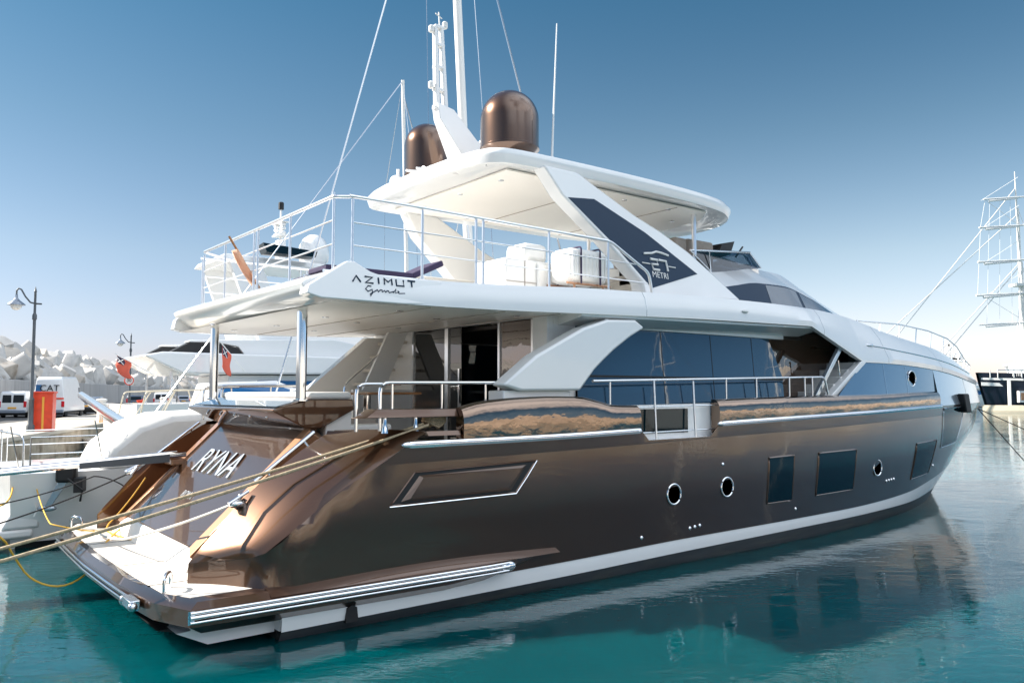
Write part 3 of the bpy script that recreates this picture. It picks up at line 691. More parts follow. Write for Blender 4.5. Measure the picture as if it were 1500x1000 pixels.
# stern stairs both sides
for sg in (-1, 1):
    st = MB()
    for k in range(6):
        st.box(.62 + k * .3, .62 + (k + 1) * .3 + .02, min(sg * 1.80, sg * 2.35), max(sg * 1.80, sg * 2.35), .4, .72 + k * .24)
    st.box(2.4, 3.4, min(sg * 1.8, sg * 2.35), max(sg * 1.8, sg * 2.35), .4, 1.9)
    st.obj('stern_stairs', 'bronze_dark', Y0, bevel=.01)
    hr = MB(); a_ = (1.88, sg * 2.27, 2.20); b_ = (1.14, sg * 2.27, 1.64)
    hr.tube([a_, b_], .026, 12)
    for t in (.18, .8):
        p = Vector(a_).lerp(Vector(b_), t); hr.tube([p, p + Vector((.03, sg * .08, -.07))], .014, 8)
    hr.obj('stair_handrail', 'chrome', Y0, smooth=60)
    ck = MB(); ck.ell((.88, sg * 2.42, 1.42), (.10, .055, .05)); ck.tube([(.78, sg * 2.45, 1.43), (1.02, sg * 2.40, 1.55)], .022, 8); ck.tube([(.86, sg * 2.36, 1.38), (.95, sg * 2.36, 1.50)], .03, 8); ck.obj('mooring_cleat', 'chrome', Y0, smooth=60)
# name on the transom
dvec = Vector((2.05 - .64, 0, 2.20 - .82)).normalized()
def on_transom(t, y, o=.012):  # t: distance up the slope
    p = Vector((.64, y, .82)) + dvec * t; nrm = Vector((-dvec.z, 0, dvec.x)); return p + nrm * o
text_obj('yacht_name', 'RYNA', .62, 'bright', trd, frame(on_transom(1.20, .12), (0, -1, 0), dvec), .012, shear=.0)
text_obj('home_port', 'ROMA', .16, 'bright', trd, frame(on_transom(.62, .1), (0, -1, 0), dvec), .006)

# aft sun pad / lid over the transom
ld = MB(); ld.px([(1.54, 2.475), (2.02, 2.60), (2.66, 2.60), (2.68, 2.46), (2.2, 2.22), (2.0, 2.22), (1.55, 2.445)], -1.78, 1.78)
ldo = ld.obj('sunpad_base', 'bronze', Y0, bevel=.015)
lt = MB(); lt.prism([(1.62, -1.7, 2.505), (2.0, -1.7, 2.605), (2.0, 1.7, 2.605), (1.62, 1.7, 2.505)], [(1.62, -1.7, 2.515), (2.0, -1.7, 2.615), (2.0, 1.7, 2.615), (1.62, 1.7, 2.515)])
lt.obj('sunpad_lid_glass', 'panel_blue', ldo)
for k in range(5):
    y_ = 1.3 - k * .62; l_ = MB(); l_.ell((1.70, y_, 2.365), (.02, .025, .018)); l_.obj('courtesy_light', 'chrome', Y0, smooth=60)
cu = MB(); cu.box(2.05, 2.68, -1.7, 1.7, 2.60, 2.70); cu.obj('aft_sofa_cushion', 'fabric_white', Y0, bevel=.04)
so_ = MB(); so_.box(2.3, 2.68, -1.7, 1.7, 1.8, 2.46); so_.box(2.66, 3.3, -1.7, 1.7, 1.8, 2.25); so_.obj('aft_sofa', 'white2', Y0, bevel=.02)

# pillars
for sg in (-1, 1):
    p = MB(); p.lathe([(.10, 0), (.10, .02), (.068, .03), (.068, 1.22), (.09, 1.23), (.09, 1.25)], (1.93, sg * 1.74, 2.58), 24); p.obj('pillar', 'chrome', Y0, smooth=50)

# cockpit floor, walls ------------------------------------------------
ck = MB(); ck.box(2.6, 5.45, -3.05, 3.05, 1.75, 1.82); ck.box(5.4, 13.0, -3.1, 3.1, 1.75, 1.84); ck.obj('main_deck', 'teak', Y0)
# cockpit rails (starboard & port)
for sg in (-1, 1):
    cr = MB()
    cr.tube(rounded([(2.13, sg * 2.9, 2.22), (2.13, sg * 2.9, 2.79), (2.75, sg * 2.88, 2.80)], .12), .022, 10)
    cr.tube(rounded([(2.45, sg * 2.9, 2.22), (2.45, sg * 2.9, 2.81), (4.75, sg * 2.9, 2.83)], .12), .024, 10)
    for xx in (2.62, 3.35, 4.05): cr.tube([(xx, sg * 2.9, 2.4), (xx, sg * 2.9, 2.8)], .016, 8)
    cr.obj('cockpit_rail', 'chrome', Y0, smooth=60)

# house: saloon
hs = MB()
hs.box(5.38, 5.5, -2.62, -2.28, 1.8, 3.84); hs.box(5.38, 5.5, 1.25, 2.62, 1.8, 3.84); hs.box(5.38, 5.5, -2.28, 1.25, 3.82, 3.95)
for sg in (-1, 1):
    y0_, y1_ = sorted((sg * 2.52, sg * 2.62))
    hs.box(5.5, 11.4, y0_, y1_, 1.8, 2.35); hs.box(5.5, 11.4, y0_, y1_, 3.72, 3.92); hs.box(5.5, 5.95, y0_, y1_, 2.35, 3.72)
hs.obj('deckhouse', 'white', Y0, bevel=.008)
inn = MB(); inn.box(5.6, 12.2, -2.5, 2.5, 3.75, 3.80); inn.box(8.6, 8.7, -2.5, 1.0, 1.84, 3.75); inn.box(5.8, 8.0, -2.48, -1.7, 1.84, 2.3); inn.box(6.5, 8.3, .9, 1.7, 1.84, 2.55)
inn.obj('saloon_interior', 'dark', Y0)
cw = MB(); cw.box(5.8, 6.6, -1.3, -.55, 1.84, 2.5); cw.obj('saloon_armchair', 'fabric_white', Y0, bevel=.05)
# side glazing: starboard and port
for sg in (-1, 1):
    gl = MB(); GP = [(5.95, 2.30), (11.3, 2.30), (11.3, 3.0), (10.95, 3.74), (5.95, 3.72)]; gy = lambda z, o: sg * (2.70 - (z - 2.3) * .085 + o)
    gl.prism([(x, gy(z, 0), z) for x, z in GP], [(x, gy(z, -.015), z) for x, z in GP])
    g_ = gl.obj('saloon_window', 'glass', Y0)
    jn = MB()
    for xx in (7.9, 9.2, 10.4): jn.prism([(xx, gy(2.3, .004), 2.3), (xx + .012, gy(2.3, .004), 2.3), (xx + .012, gy(3.7, .004), 3.7), (xx, gy(3.7, .004), 3.7)], [(xx, gy(2.3, -.01), 2.3), (xx + .012, gy(2.3, -.01), 2.3), (xx + .012, gy(3.7, -.01), 3.7), (xx, gy(3.7, -.01), 3.7)])
    jn.box(5.95, 11.3, min(gy(2.93, .006), gy(2.93, -.004)), max(gy(2.93, .006), gy(2.93, -.004)), 2.93, 2.965)
    jn.obj('window_bar', 'black', g_)
# aft sliding doors: fixed panes + opening
dr = MB()
def pane(y0, y1, z0=1.86, z1=3.81): return MB().box(5.41, 5.43, y0, y1, z0, z1)
for nm, y0, y1, mm in (('saloon_door', .12, 1.22, 'door_glass'), ('fixed_pane', -2.26, -1.42, 'mirror_brown')):
    o = pane(y0, y1).obj(nm, mm, Y0)
    fr = MB()
    for yy in (y0, y1): fr.box(5.385, 5.45, yy - .025, yy + .025, 1.84, 3.83)
    fr.obj('door_frame', 'steel', o)
o = MB().box(5.40, 5.42, -.35, .12, 1.86, 3.81).obj('saloon_door', 'door_glass', Y0); MB().box(5.37, 5.44, .02, .08, 1.86, 3.81).obj('door_frame', 'steel', o)
MB().box(5.36, 5.40, -.345, -.305, 2.2, 3.1).obj('door_handle', 'chrome', o)

# white diagonal side buttresses
BP = [(6.07, 3.77), (6.66, 3.80), (6.87, 3.69), (6.55, 3.53), (6.20, 3.32), (5.98, 3.16), (5.80, 3.02), (5.51, 2.72), (4.43, 2.71), (4.13, 2.79), (4.70, 3.20), (5.16, 3.42), (5.58, 3.62)]
for sg in (-1, 1):
    b_ = MB(); b_.prism([(x, sg * 3.2, z) for x, z in BP], [(x - .02, sg * 2.92, z + .0) for x, z in BP])
    b_.obj('side_buttress', 'white', Y0, bevel=.035)
    ft = MB()
    for xx, z0, z1 in ((6.15, 3.76, 3.9), (6.6, 3.78, 3.92), (4.62, 2.5, 2.73), (5.35, 2.5, 2.73)): ft.box(xx, xx + .07, min(sg * 3.0, sg * 3.06), max(sg * 3.0, sg * 3.06), z0, z1)
    ft.obj('buttress_foot', 'white', Y0)
# cockpit coaming inside
cm_ = MB(); cm_.box(4.2, 5.4, -3.1, -2.75, 2.3, 2.72); cm_.mirror2(); cm_.obj('cockpit_coaming', 'white', Y0, bevel=.02)

# gate recess in the bulwark
for sg in (-1, 1):
    g_ = MB(); g_.prism([(6.62, sg * 3.10, 1.95), (8.54, sg * 3.10, 1.95), (8.54, sg * 3.10, 2.52), (6.62, sg * 3.10, 2.50)], [(6.62, sg * 3.02, 1.95), (8.54, sg * 3.02, 1.95), (8.54, sg * 3.02, 2.52), (6.62, sg * 3.02, 2.50)])
    g_.prism([(6.66, sg * 3.285, 1.93), (8.5, sg * 3.285, 1.94), (8.5, sg * 3.0, 1.94), (6.66, sg * 3.0, 1.93)], [(6.8, sg * 3.285, 1.975), (8.32, sg * 3.285, 1.985), (8.32, sg * 3.0, 1.985), (6.8, sg * 3.0, 1.975)])
    gg = g_.obj('boarding_gate', 'white', Y0)
    w_ = MB(); w_.box(6.72, 7.95, min(sg * 3.10, sg * 3.112), max(sg * 3.10, sg * 3.112), 2.06, 2.44); w_.obj('gate_window', 'glass_black', gg)
    gr = MB()
    for xx in (7.05, 7.98): gr.tube([(xx, sg * 3.24, 1.98), (xx, sg * 3.2, 2.88)], .018, 8)
    for zz in (2.08, 2.47): gr.tube([(6.65, sg * 3.2, zz), (8.52, sg * 3.2, zz + .02)], .011, 6)
    gr.obj('gate_rail', 'bright', gg, smooth=60)
    # long handrail
    hr = MB(); zt = lambda x: 2.86 + (x - 5.8) * .0225
    hr.tube(rounded([(5.8, sg * 3.15, 2.86), (8.0, sg * 3.15, zt(8.0)), (12.0, sg * 3.1, zt(12.0)), (12.12, sg * 3.1, 2.66)], .12), .022, 10)
    for xx in (6.15, 8.9, 9.75, 10.75, 11.25, 11.5): hr.tube([(xx, sg * 3.15, zF(xx) - .02), (xx, sg * 3.15, zt(xx))], .015, 8)
    hr.obj('side_deck_rail', 'bright', Y0, smooth=60)

# fwd side-deck stairs recess
for sg in (-1, 1):
    a = MB(); b = lambda x0, x1, y0, y1, z0, z1: a.box(x0, x1, min(sg * y0, sg * y1), max(sg * y0, sg * y1), z0, z1)
    for k in range(5): b(12.25 + k * .27, 12.25 + (k + 1) * .27 + .02, 2.35, 2.98, 2.2, 2.72 + k * .15)
    a.obj('side_deck_steps', 'white2', Y0, bevel=.01)
    c = MB(); y0_, y1_ = sorted((sg * 2.28, sg * 2.35)); c.box(11.3, 14.2, y0_, y1_, 1.9, 3.9)
    c.obj('stair_bulkhead', 'mirror_brown', Y0)
    d = MB(); d.prism([(12.70, sg * 3.04, 3.62), (12.80, sg * 3.04, 3.58), (11.92, sg * 3.04, 2.64), (11.80, sg * 3.04, 2.64)], [(12.70, sg * 2.96, 3.62), (12.80, sg * 2.96, 3.58), (11.92, sg * 2.96, 2.64), (11.80, sg * 2.96, 2.64)])
    d.obj('diagonal_strut', 'silver', Y0, bevel=.01)
    e = MB(); e.prism([(13.40, sg * 3.10, 3.34), (13.62, sg * 3.10, 3.34), (12.42, sg * 3.12, 2.64), (12.2, sg * 3.12, 2.64)], [(13.40, sg * 2.95, 3.34), (13.62, sg * 2.95, 3.34), (12.42, sg * 2.95, 2.64), (12.2, sg * 2.95, 2.64)])
    e.obj('panel_frame', 'white', Y0, bevel=.012)
    f = MB(); f.tube([(12.85, sg * 2.9, 3.35), (12.95, sg * 2.9, 2.8)], .015, 8); f.obj('stair_grab_rail', 'chrome', Y0)

# upper white shell: overhang fascia -> pilothouse -> foredeck ---------
zb_ = sm([2.0, 3.93, 5.65, 8.44, 11.3], [3.755, 3.78, 3.83, 3.90, 3.945])
def zbot(x):
    if x <= 11.45: return zb_(x)
    if x <= 13.5: return 3.945 + (3.32 - 3.945) * (x - 11.45) / 2.05
    return zG(x)
def ybot(x): return 3.2 if x < 11.45 else (3.2 + (bG(13.5) + .02 - 3.2) * (x - 11.45) / 2.05 if x < 13.5 else bG(x) + .02)
zsh = sm([2.0, 2.3, 3.2, 4.4, 5.7, 6.8, 9, 11.3, 13.3, 14.3, 15.3, 16.7, 18.2, 19.6, 21.4, 23.5, 25.6], [4.22, 4.10, 4.11, 4.15, 4.22, 4.25, 4.30, 4.32, 4.27, 4.18, 4.05, 3.92, 3.80, 3.67, 3.46, 3.28, 3.10])
ysh = sm([2.0, 9, 12, 14, 16.7, 18.2, 19.6, 21.4, 23.5, 25.0, 25.6], [3.1, 3.1, 2.95, 2.7, 2.48, 2.32, 2.05, 1.6, .95, .3, 0])
secs = {9.0: [(2.5, 4.38), (2.3, 4.62), (1.85, 4.96), (0, 4.98)],
        9.8: [(2.26, 4.44), (2.2, 4.64), (1.78, 5.00), (0, 5.04)],
        10.5: [(2.24, 4.445), (2.15, 4.74), (1.65, 5.08), (0, 5.14)],
        11.3: [(2.24, 4.44), (2.1, 4.86), (1.5, 5.20), (0, 5.30)],
        12.3: [(2.24, 4.42), (2.05, 4.88), (1.3, 5.36), (0, 5.48)],
        13.3: [(2.22, 4.33), (2.0, 4.72), (1.2, 5.35), (0, 5.48)],
        14.3: [(2.18, 4.24), (2.0, 4.43), (1.15, 5.10), (0, 5.28)],
        15.2: [(2.12, 4.12), (2.04, 4.18), (1.1, 4.86), (0, 5.02)],
        16.2: [(2.0, 4.01), (1.9, 4.04), (1.1, 4.50), (0, 4.62)],
        17.3: [(1.9, 3.93), (1.8, 3.95), (1.0, 4.12), (0, 4.18)],
        19.0: [(1.8, 3.76), (1.6, 3.78), (.9, 3.84), (0, 3.86)],
        21.4: [(1.3, 3.49), (1.1, 3.51), (.6, 3.54), (0, 3.55)],
        23.5: [(.75, 3.31), (.6, 3.33), (.3, 3.35), (0, 3.35)],
        25.0: [(.2, 3.17), (.15, 3.18), (.08, 3.19), (0, 3.19)],
        25.6: [(0, 3.11), (0, 3.11), (0, 3.11), (0, 3.11)]}
ks = sorted(secs)
isp = [[sm(ks, [secs[k][j][c] for k in ks]) for c in (0, 1)] for j in range(4)]
def section(x):
    zb, yb = zbot(x), ybot(x); zs, ys = zsh(x), ysh(x)
    P = [(yb - .10, zb + .004), (yb, zb), (yb + (.005 if x > 3.4 else 0), zb + .10), ((yb * .45 + ys * .55) + (.02 if x > 3.4 else 0), zb + .1 + (zs - zb - .1) * .62), (ys, zs)]
    if x >= 9.0: P += [(f(x), g(x)) for f, g in isp]
    return P
xsA = [2.0 + (9.0 - 2.0) * i / 28 for i in range(29)]
xsB = sorted(set([9.0 + (25.6 - 9.0) * i / 110 for i in range(111)] + [11.45, 13.5]))
sh = MB()
sh.grid([[(x, -p[0], p[1]) for p in section(x)] for x in xsB])
shA = [[(x, -p[0], p[1]) for p in section(x)] + [(x, -3.02, zsh(x) - .01), (x, -3.0, 4.04), (x, 0, 4.04)] for x in xsA]
sh.grid(shA); sh.mirror()
sh.obj('upper_shell', 'white', Y0, smooth=28)
# soffit of the overhang
sf = MB(); xs = [1.75 + (11.45 - 1.75) * i / 20 for i in range(21)]
sf.grid([[(x, y, zbot(max(2, x)) + .006 + (.0 if abs(y) > 3 else .0)) for y in (-3.12, -1.6, 0, 1.6, 3.12)] for x in xs])
sfo = sf.obj('deck_soffit', 'soffit', Y0)
for sg in (-1, 1):
    sb = MB(); sb.prism([(5.6, sg * 2.62, 3.70), (11.9, sg * 2.62, 3.80), (11.9, sg * 3.12, 3.92), (5.6, sg * 3.14, 3.80)], [(5.6, sg * 2.62, 3.85), (11.9, sg * 2.62, 3.95), (11.9, sg * 3.12, 3.95), (5.6, sg * 3.14, 3.85)]); sb.obj('soffit_cove', 'white', Y0)
for x_, y_ in ((2.6, -1.0), (2.6, .8), (3.0, -2.4), (3.4, -.4), (3.6, 1.6), (4.1, -1.6), (4.6, .4), (4.9, -2.5), (2.4, 2.2)):
    l_ = MB(); l_.lathe([(0, -.004), (.05, -.006), (.055, 0)], (x_, y_, zbot(x_) + .002), 16); l_.obj('soffit_light', 'steel', Y0)
# aft nose wedge of the flybridge deck
nz = MB()
def nose(y):   # profile in x,z for a station y (negative = starboard)
    u = (y + 3.1) / 6.2; xn = 1.32 + .32 * u
    return [(2.05, 3.77), (xn + .26, 3.755 + .09 * u), (xn + .04, 3.86 + .14 * u), (xn, 3.93 + .15 * u), (xn + .05, 3.97 + .15 * u), (2.0 + .04 * u, 4.215 + .04 * u), (2.06, 4.05)]
rows = []
for y in (-3.1, -3.04, -2.0, -1, 0, 1, 2.0, 3.04, 3.1):
    f_ = .0 if abs(y) < 3.08 else 1
    rows.append([(x, y, z) for x, z in nose(y)])
nz.grid(rows); nz.add(rows[0], [tuple(range(7))]); nz.add(rows[-1], [tuple(range(7))])
nz.obj('flybridge_aft_nose', 'white', Y0, bevel=.012)
# quarter wing: the triangular raised cheeks with the builder's name
for sg in (-1, 1):
    wg = MB(); poly = [(1.33, 3.80), (1.50, 3.755), (2.6, 3.76), (3.2, 3.80), (3.2, 4.11), (2.75, 4.09), (2.30, 4.10), (2.18, 4.13), (1.98, 4.235), (1.88, 4.23), (1.36, 3.90)]
    if sg > 0: poly = [(x + (.30 if x < 1.6 else (.12 if x < 2.1 else 0)), z + (.07 if x < 1.6 and z > 3.85 else 0)) for x, z in poly]
    wg.prism([(x, sg * (3.232 - (z - 3.76) * .25 - (x - 2) * .026), z) for x, z in poly], [(x, sg * 3.0, z) for x, z in poly])
    wg.obj('quarter_wing', 'white', Y0, bevel=.015)
nv = MB(); nv.ell((9.4, -3.20, 4.10), (.09, .03, .03)); nv.mirror2(); nv.obj('side_light', 'white2', Y0, smooth=60)
# groove + vent on the forward shoulder
gv = MB(); xs = [14.0 + 6.8 * i / 30 for i in range(31)]
def shell_pt(x, t, off=.0):
    yb, zb, ys, zs = ybot(x), zbot(x), ysh(x), zsh(x)
    y3, z3 = (yb * .45 + ys * .55) + .02, zb + .1 + (zs - zb - .1) * .62
    if t < .5: u = t / .5; return (x, -(yb + (y3 - yb) * u + off), zb + .1 + (z3 - zb - .1) * u + off * .3)
    u = (t - .5) / .5; return (x, -(y3 + (ys - y3) * u + off), z3 + (zs - z3) * u + off * .5)
gv.tube([shell_pt(x, .27, .004) for x in xs], .016, 6); gv.ell(shell_pt(13.95, .27, .01), (.16, .03, .035)); gv.mirror2(); gv.obj('shoulder_trim', 'steel', Y0, smooth=50)

for x_ in (6.9, 11.9, 14.6, 17.6):
    pj = MB(); P = section(x_)[1:5]; P2 = section(x_ + .012)[1:5]
    pj.grid([[(x_, -p[0] - .003, p[1] + .001) for p in P], [(x_ + .012, -p[0] - .003, p[1] + .001) for p in P2]]); pj.mirror2(); pj.obj('shell_joint', 'silver', Y0)
for x_ in (3.1, 4.3, 5.3): MB().box(x_, x_ + .012, -3.0, 3.0, zbot(x_) - .002, zbot(x_) + .01).obj('soffit_joint', 'fabric', Y0)
# pilothouse side windows on the shell
def wpt(x, u, off=.010):
    y0, z0, y1, z1 = isp[0][0](x), isp[0][1](x), isp[1][0](x), isp[1][1](x)
    n = Vector((0, -(z1 - z0), -(y0 - y1))) if z1 > z0 else Vector((0, -1, 0)); n = Vector((0, -abs(z1 - z0) - .02, abs(y0 - y1))).normalized()
    return (x, -(y0 + (y1 - y0) * u) + n.y * off, z0 + (z1 - z0) * u + n.z * off)
for nm, x0, x1, mm in (('pilothouse_window', 9.35, 11.55, 'navy'), ('pilothouse_window', 11.6, 12.75, 'glass'), ('pilothouse_window', 12.87, 15.3, 'glass')):
    a = MB(); n_ = 16; xs = [x0 + (x1 - x0) * i / n_ for i in range(n_ + 1)]
    a.grid([[wpt(x, u) for x in xs] for u in (.04, .35, .65, .96)]); a.mirror2(); a.obj(nm, mm, Y0, smooth=40)
a = MB(); xs = [9.35 + (15.8 - 9.35) * i / 30 for i in range(31)]
a.grid([[wpt(x, u, .006) for x in xs] for u in (-.02, .3, .7, 1.03)]); a.mirror2(); a.obj('window_surround', 'navy', Y0, smooth=40)
fa = MB(); xs = [12.9, 13.6, 14.3, 15.0, 15.6, 16.1]
# front windscreen of the pilothouse (raked, mostly hidden)
fws = MB()
fws.grid([[(x + .0, y, isp[2][1](x) + .012 + (isp[3][1](x) - isp[2][1](x)) * (1 - abs(y) / isp[2][0](x))) for y in (-1.0, -.5, 0, .5, 1.0)] for x in (13.9, 14.4, 15.0, 15.6, 16.2)])
fws.obj('pilothouse_windscreen', 'glass', Y0)

# flybridge windscreen ------------------------------------------------
ws = MB(); WT = [(10.0, -1.52, 5.47), (12.05, -1.42, 5.66), (12.5, -.9, 5.75), (12.7, 0, 5.80)]; WB = [(10.45, -1.68, 5.05), (12.65, -1.28, 5.40), (13.05, -.8, 5.46), (13.3, 0, 5.50)]
ws.grid([WT, WB]); ws.mirror(); wso = ws.obj('fly_windscreen', 'clear', Y0)
wf = MB(); wf.tube(WT + [(p[0], -p[1], p[2]) for p in WT[::-1]][1:], .022, 8)
for i in (0, 1): wf.tube([WT[i], WB[i]], .014, 6)
wf.tube([(10.6, -1.5, 5.52), (10.42, -1.68, 5.05)], .014, 6); wf.obj('windscreen_frame', 'steel', wso, smooth=60)
cn = MB(); cn.box(9.9, 12.0, -1.2, 1.2, 4.3, 5.35); cn.obj('helm_console', 'white2', Y0, bevel=.05)
sn = MB(); sn.prism([(11.15, -1.25, 5.45), (11.75, -1.15, 5.62), (11.9, -1.15, 5.92), (11.35, -1.25, 5.80)], [(11.15, -.6, 5.45), (11.75, -.5, 5.62), (11.9, -.5, 5.92), (11.35, -.6, 5.80)])
sn.tube([(12.0, -1.1, 5.6), (12.25, -1.1, 5.85)], .02, 6); sn.obj('helm_display', 'black', Y0)
for y_ in (-.95, -.05):
    s1 = MB(); s1.box(9.9, 10.7, y_ - .42, y_ + .42, 4.9, 5.35); s1.box(9.75, 10.1, y_ - .42, y_ + .42, 5.3, 5.74); s1.box(10.15, 10.95, y_ - .4, y_ + .4, 5.2, 5.76); s1.obj('helm_seat', 'fabric', Y0, bevel=.06)

# arch legs -----------------------------------------------------------
LP = [(5.66, 6.24), (6.36, 6.24), (7.56, 5.69), (8.15, 5.48), (8.83, 5.18), (9.37, 4.86), (10.1, 4.40), (7.52, 4.28), (7.50, 4.52), (6.78, 5.15), (5.96, 5.80)]
for sg in (-1, 1):
    lg = MB()
    def yl(z, o): return sg * (2.62 - (z - 4.3) * .20 + o)
    lg.prism([(x, yl(z, 0), z) for x, z in LP], [(x, yl(z, -.30), z) for x, z in LP])
    lo_ = lg.obj('arch_leg', 'white', Y0, bevel=.03)
    IP = [(6.07, 5.77), (6.65, 5.83), (7.76, 5.40), (8.96, 4.79), (7.70, 4.43), (6.88, 5.16)]
    ip = MB(); ip.prism([(x, yl(z, .006), z) for x, z in IP], [(x, yl(z, -.01), z) for x, z in IP]); ip.obj('arch_inset', 'navy', lo_)
    if sg < 0: LEG = lo_
# 27 METRI mark on the starboard leg
xa = Vector((1, 0, .0)); ya = Vector((0, .2, 1))
def leg_pt(x, z, o=.014): return Vector((x, -(2.62 - (z - 4.3) * .20 + o), z))
mk = MB()
def stroke(pts, r=.022): mk.tube([leg_pt(*p) for p in pts], r, 6)
bx, bz = 7.82, 4.70
stroke([(bx - .20, bz + .32), (bx + .0, bz + .345), (bx + .12, bz + .385), (bx + .25, bz + .375), (bx + .42, bz + .345)], .02)
stroke([(bx - .06, bz + .24), (bx + .11, bz + .235), (bx + .11, bz + .155), (bx - .04, bz + .15), (bx - .02, bz + .06), (bx + .13, bz + .06)])
stroke([(bx + .14, bz + .24), (bx + .33, bz + .235), (bx + .345, bz + .06)])
stroke([(bx - .27, bz + .155), (bx - .08, bz + .150)], .010); stroke([(bx + .38, bz + .15), (bx + .56, bz + .145)], .010)
mk.obj('length_mark', 'white2', LEG)
text_obj('length_text', 'METRI', .15, 'white2', LEG, frame(leg_pt(bx + .14, bz - .03, .010), (1, 0, -.02), (0, .2, 1)), .001)

# hardtop ---------------------------------------------------------------
HO = [(4.58, 0), (4.60, -1.0), (4.68, -1.7), (4.80, -1.98), (5.02, -2.12), (5.5, -2.17), (7.0, -2.18), (9.0, -2.16), (10.2, -2.06), (10.9, -1.84), (11.4, -1.40), (11.66, -.75), (11.75, 0)]
for _ in range(2):
    HO = [HO[0]] + [(a[0] * (1 - t) + b[0] * t, a[1] * (1 - t) + b[1] * t) for a, b in zip(HO, HO[1:]) for t in (.25, .75)][1:-1] + [HO[-1]]
def zt_(x): return 6.45 + .02 * math.sin((x - 4.5) / 7 * math.pi)
rows = []
for off, z in ((-.30, -.22), (-.10, -.255), (-.04, -.25), (0, -.13), (.0, -.09), (-.05, -.02), (-.16, .0), (-.5, .03)):
    row = []
    for x, y in HO:
        cx_ = 8.0; l = math.hypot(x - cx_, y) or 1
        s1_ = -off
        dx = (cx_ - x) / l * s1_; dy = (0 - y) / l * s1_
        # move inward mostly normal to the outline
        row.append((x + (s1_ if x < 5.0 else (-s1_ if x > 10.6 else 0)) * (1 if abs(y) < 1.9 else .6), y + (s1_ if abs(y) > 1.2 else 0) * (1 if y < 0 else 0), zt_(x) + z - (.04 if x > 10.9 else 0) * 0))
    rows.append(row)
ht = MB(); ht.grid(rows)
ht.add([(p[0], p[1], p[2]) for p in rows[-1]], [tuple(range(len(HO)))]); ht.add(rows[0], [tuple(range(len(HO)))]); ht.mirror()
hto = ht.obj('hardtop', 'white', Y0, smooth=40)
hf = MB(); hf.pz([(5.3, -1.75), (10.2, -1.75), (10.7, -1.2), (10.9, 0), (10.7, 1.2), (10.2, 1.75), (5.3, 1.75)], 6.20, 6.226)
hf.obj('hardtop_lining', 'soffit', hto)
hj = MB()
for x_ in (7.3, 9.4): hj.box(x_, x_ + .02, -1.7, 1.7, 6.192, 6.21)
hj.obj('lining_joint', 'fabric', hto)
for x_, y_ in ((5.6, -1.2), (5.6, 0), (5.6, 1.2), (6.8, -1.5), (8.2, -1.5), (9.4, -1.5), (6.8, 1.5), (8.2, 1.5), (9.4, 1.5), (10.3, -.8), (10.3, .8)):
    l_ = MB(); l_.lathe([(0, -.006), (.045, -.008), (.05, 0)], (x_, y_, 6.197), 14); l_.obj('hardtop_light', 'steel', hto)
for sg in (-1, 1):
    pp = MB(); pp.tube([(10.14, sg * 1.5, 5.0), (10.14, sg * 1.5, 6.26)], .045, 12); pp.obj('hardtop_post', 'bright', Y0, smooth=60)

# satellite domes
for x_, y_, r_, z0, z1 in ((5.78, -1.2, .50, 6.74, 7.74), (5.58, 1.08, .43, 6.74, 7.74)):
    d = MB(); h = z1 - z0; cyl = h - r_ * 1.0
    prof = [(r_ * .55, -.16), (r_ * .62, -.15), (r_ * .97, -.02), (r_, .0), (r_, .03), (r_ * .985, .035), (r_ * .985, cyl * .5), (r_ * .985, cyl)]
    prof += [(r_ * .985 * math.cos(t), cyl + (h - cyl) * math.sin(t)) for t in [math.pi / 2 * k / 12 for k in range(1, 12)]] + [(0.001, h)]
    d.lathe(prof, (x_, y_, z0), 48)
    do = d.obj('satellite_dome', 'bronze', Y0, smooth=35)
    pd = MB(); pd.lathe([(.22, 0), (.16, .14)], (x_, y_, 6.46), 16); pd.obj('dome_pedestal', 'white', do, smooth=40)
# mast: raked foot and open ladder frame
ms = MB()
ms.prism([(5.72, -.30, 6.45), (6.6, -.30, 6.45), (6.0, -.16, 7.05), (5.40, -.10, 7.66), (5.06, -.10, 7.72), (5.10, -.10, 7.45)], [(5.72, .30, 6.45), (6.6, .30, 6.45), (6.0, .16, 7.05), (5.40, .10, 7.66), (5.06, .10, 7.72), (5.10, .10, 7.45)])
for dx in (-.0, .17):
    ms.prism([(5.06 + dx, -.06, 7.62), (5.14 + dx, -.06, 7.62), (5.08 + dx * .75, -.05, 9.1), (5.02 + dx * .75, -.05, 9.1)], [(5.06 + dx, .06, 7.62), (5.14 + dx, .06, 7.62), (5.08 + dx * .75, .05, 9.1), (5.02 + dx * .75, .05, 9.1)])
for zz in (7.62, 7.95, 8.35, 8.75, 9.07): ms.box(5.03, 5.29 - (zz - 7.6) * .05, -.055, .055, zz, zz + .06)
ms.prism([(5.6, -.07, 7.30), (6.5, -.07, 7.05), (6.5, -.07, 6.97), (5.75, -.07, 7.10)], [(5.6, .07, 7.30), (6.5, .07, 7.05), (6.5, .07, 6.97), (5.75, .07, 7.10)])
mo = ms.obj('mast', 'white', Y0, bevel=.012)
rd = MB(); rd.ell((6.25, 0, 7.22), (.22, .22, .13)); rd.obj('radar_dome', 'white', mo, smooth=50)
nl = MB()
for x_, z_ in ((4.98, 7.98), (4.98, 8.98), (5.26, 9.12)): nl.lathe([(.045, 0), (.05, .02), (.05, .10), (.03, .12)], (x_, 0, z_), 12)
nl.tube([(5.15, 0, 9.1), (5.13, 0, 9.38)], .012, 6); nl.tube([(5.06, 0, 9.34), (5.2, 0, 9.28)], .01, 6); nl.obj('navigation_lights', 'white2', mo)
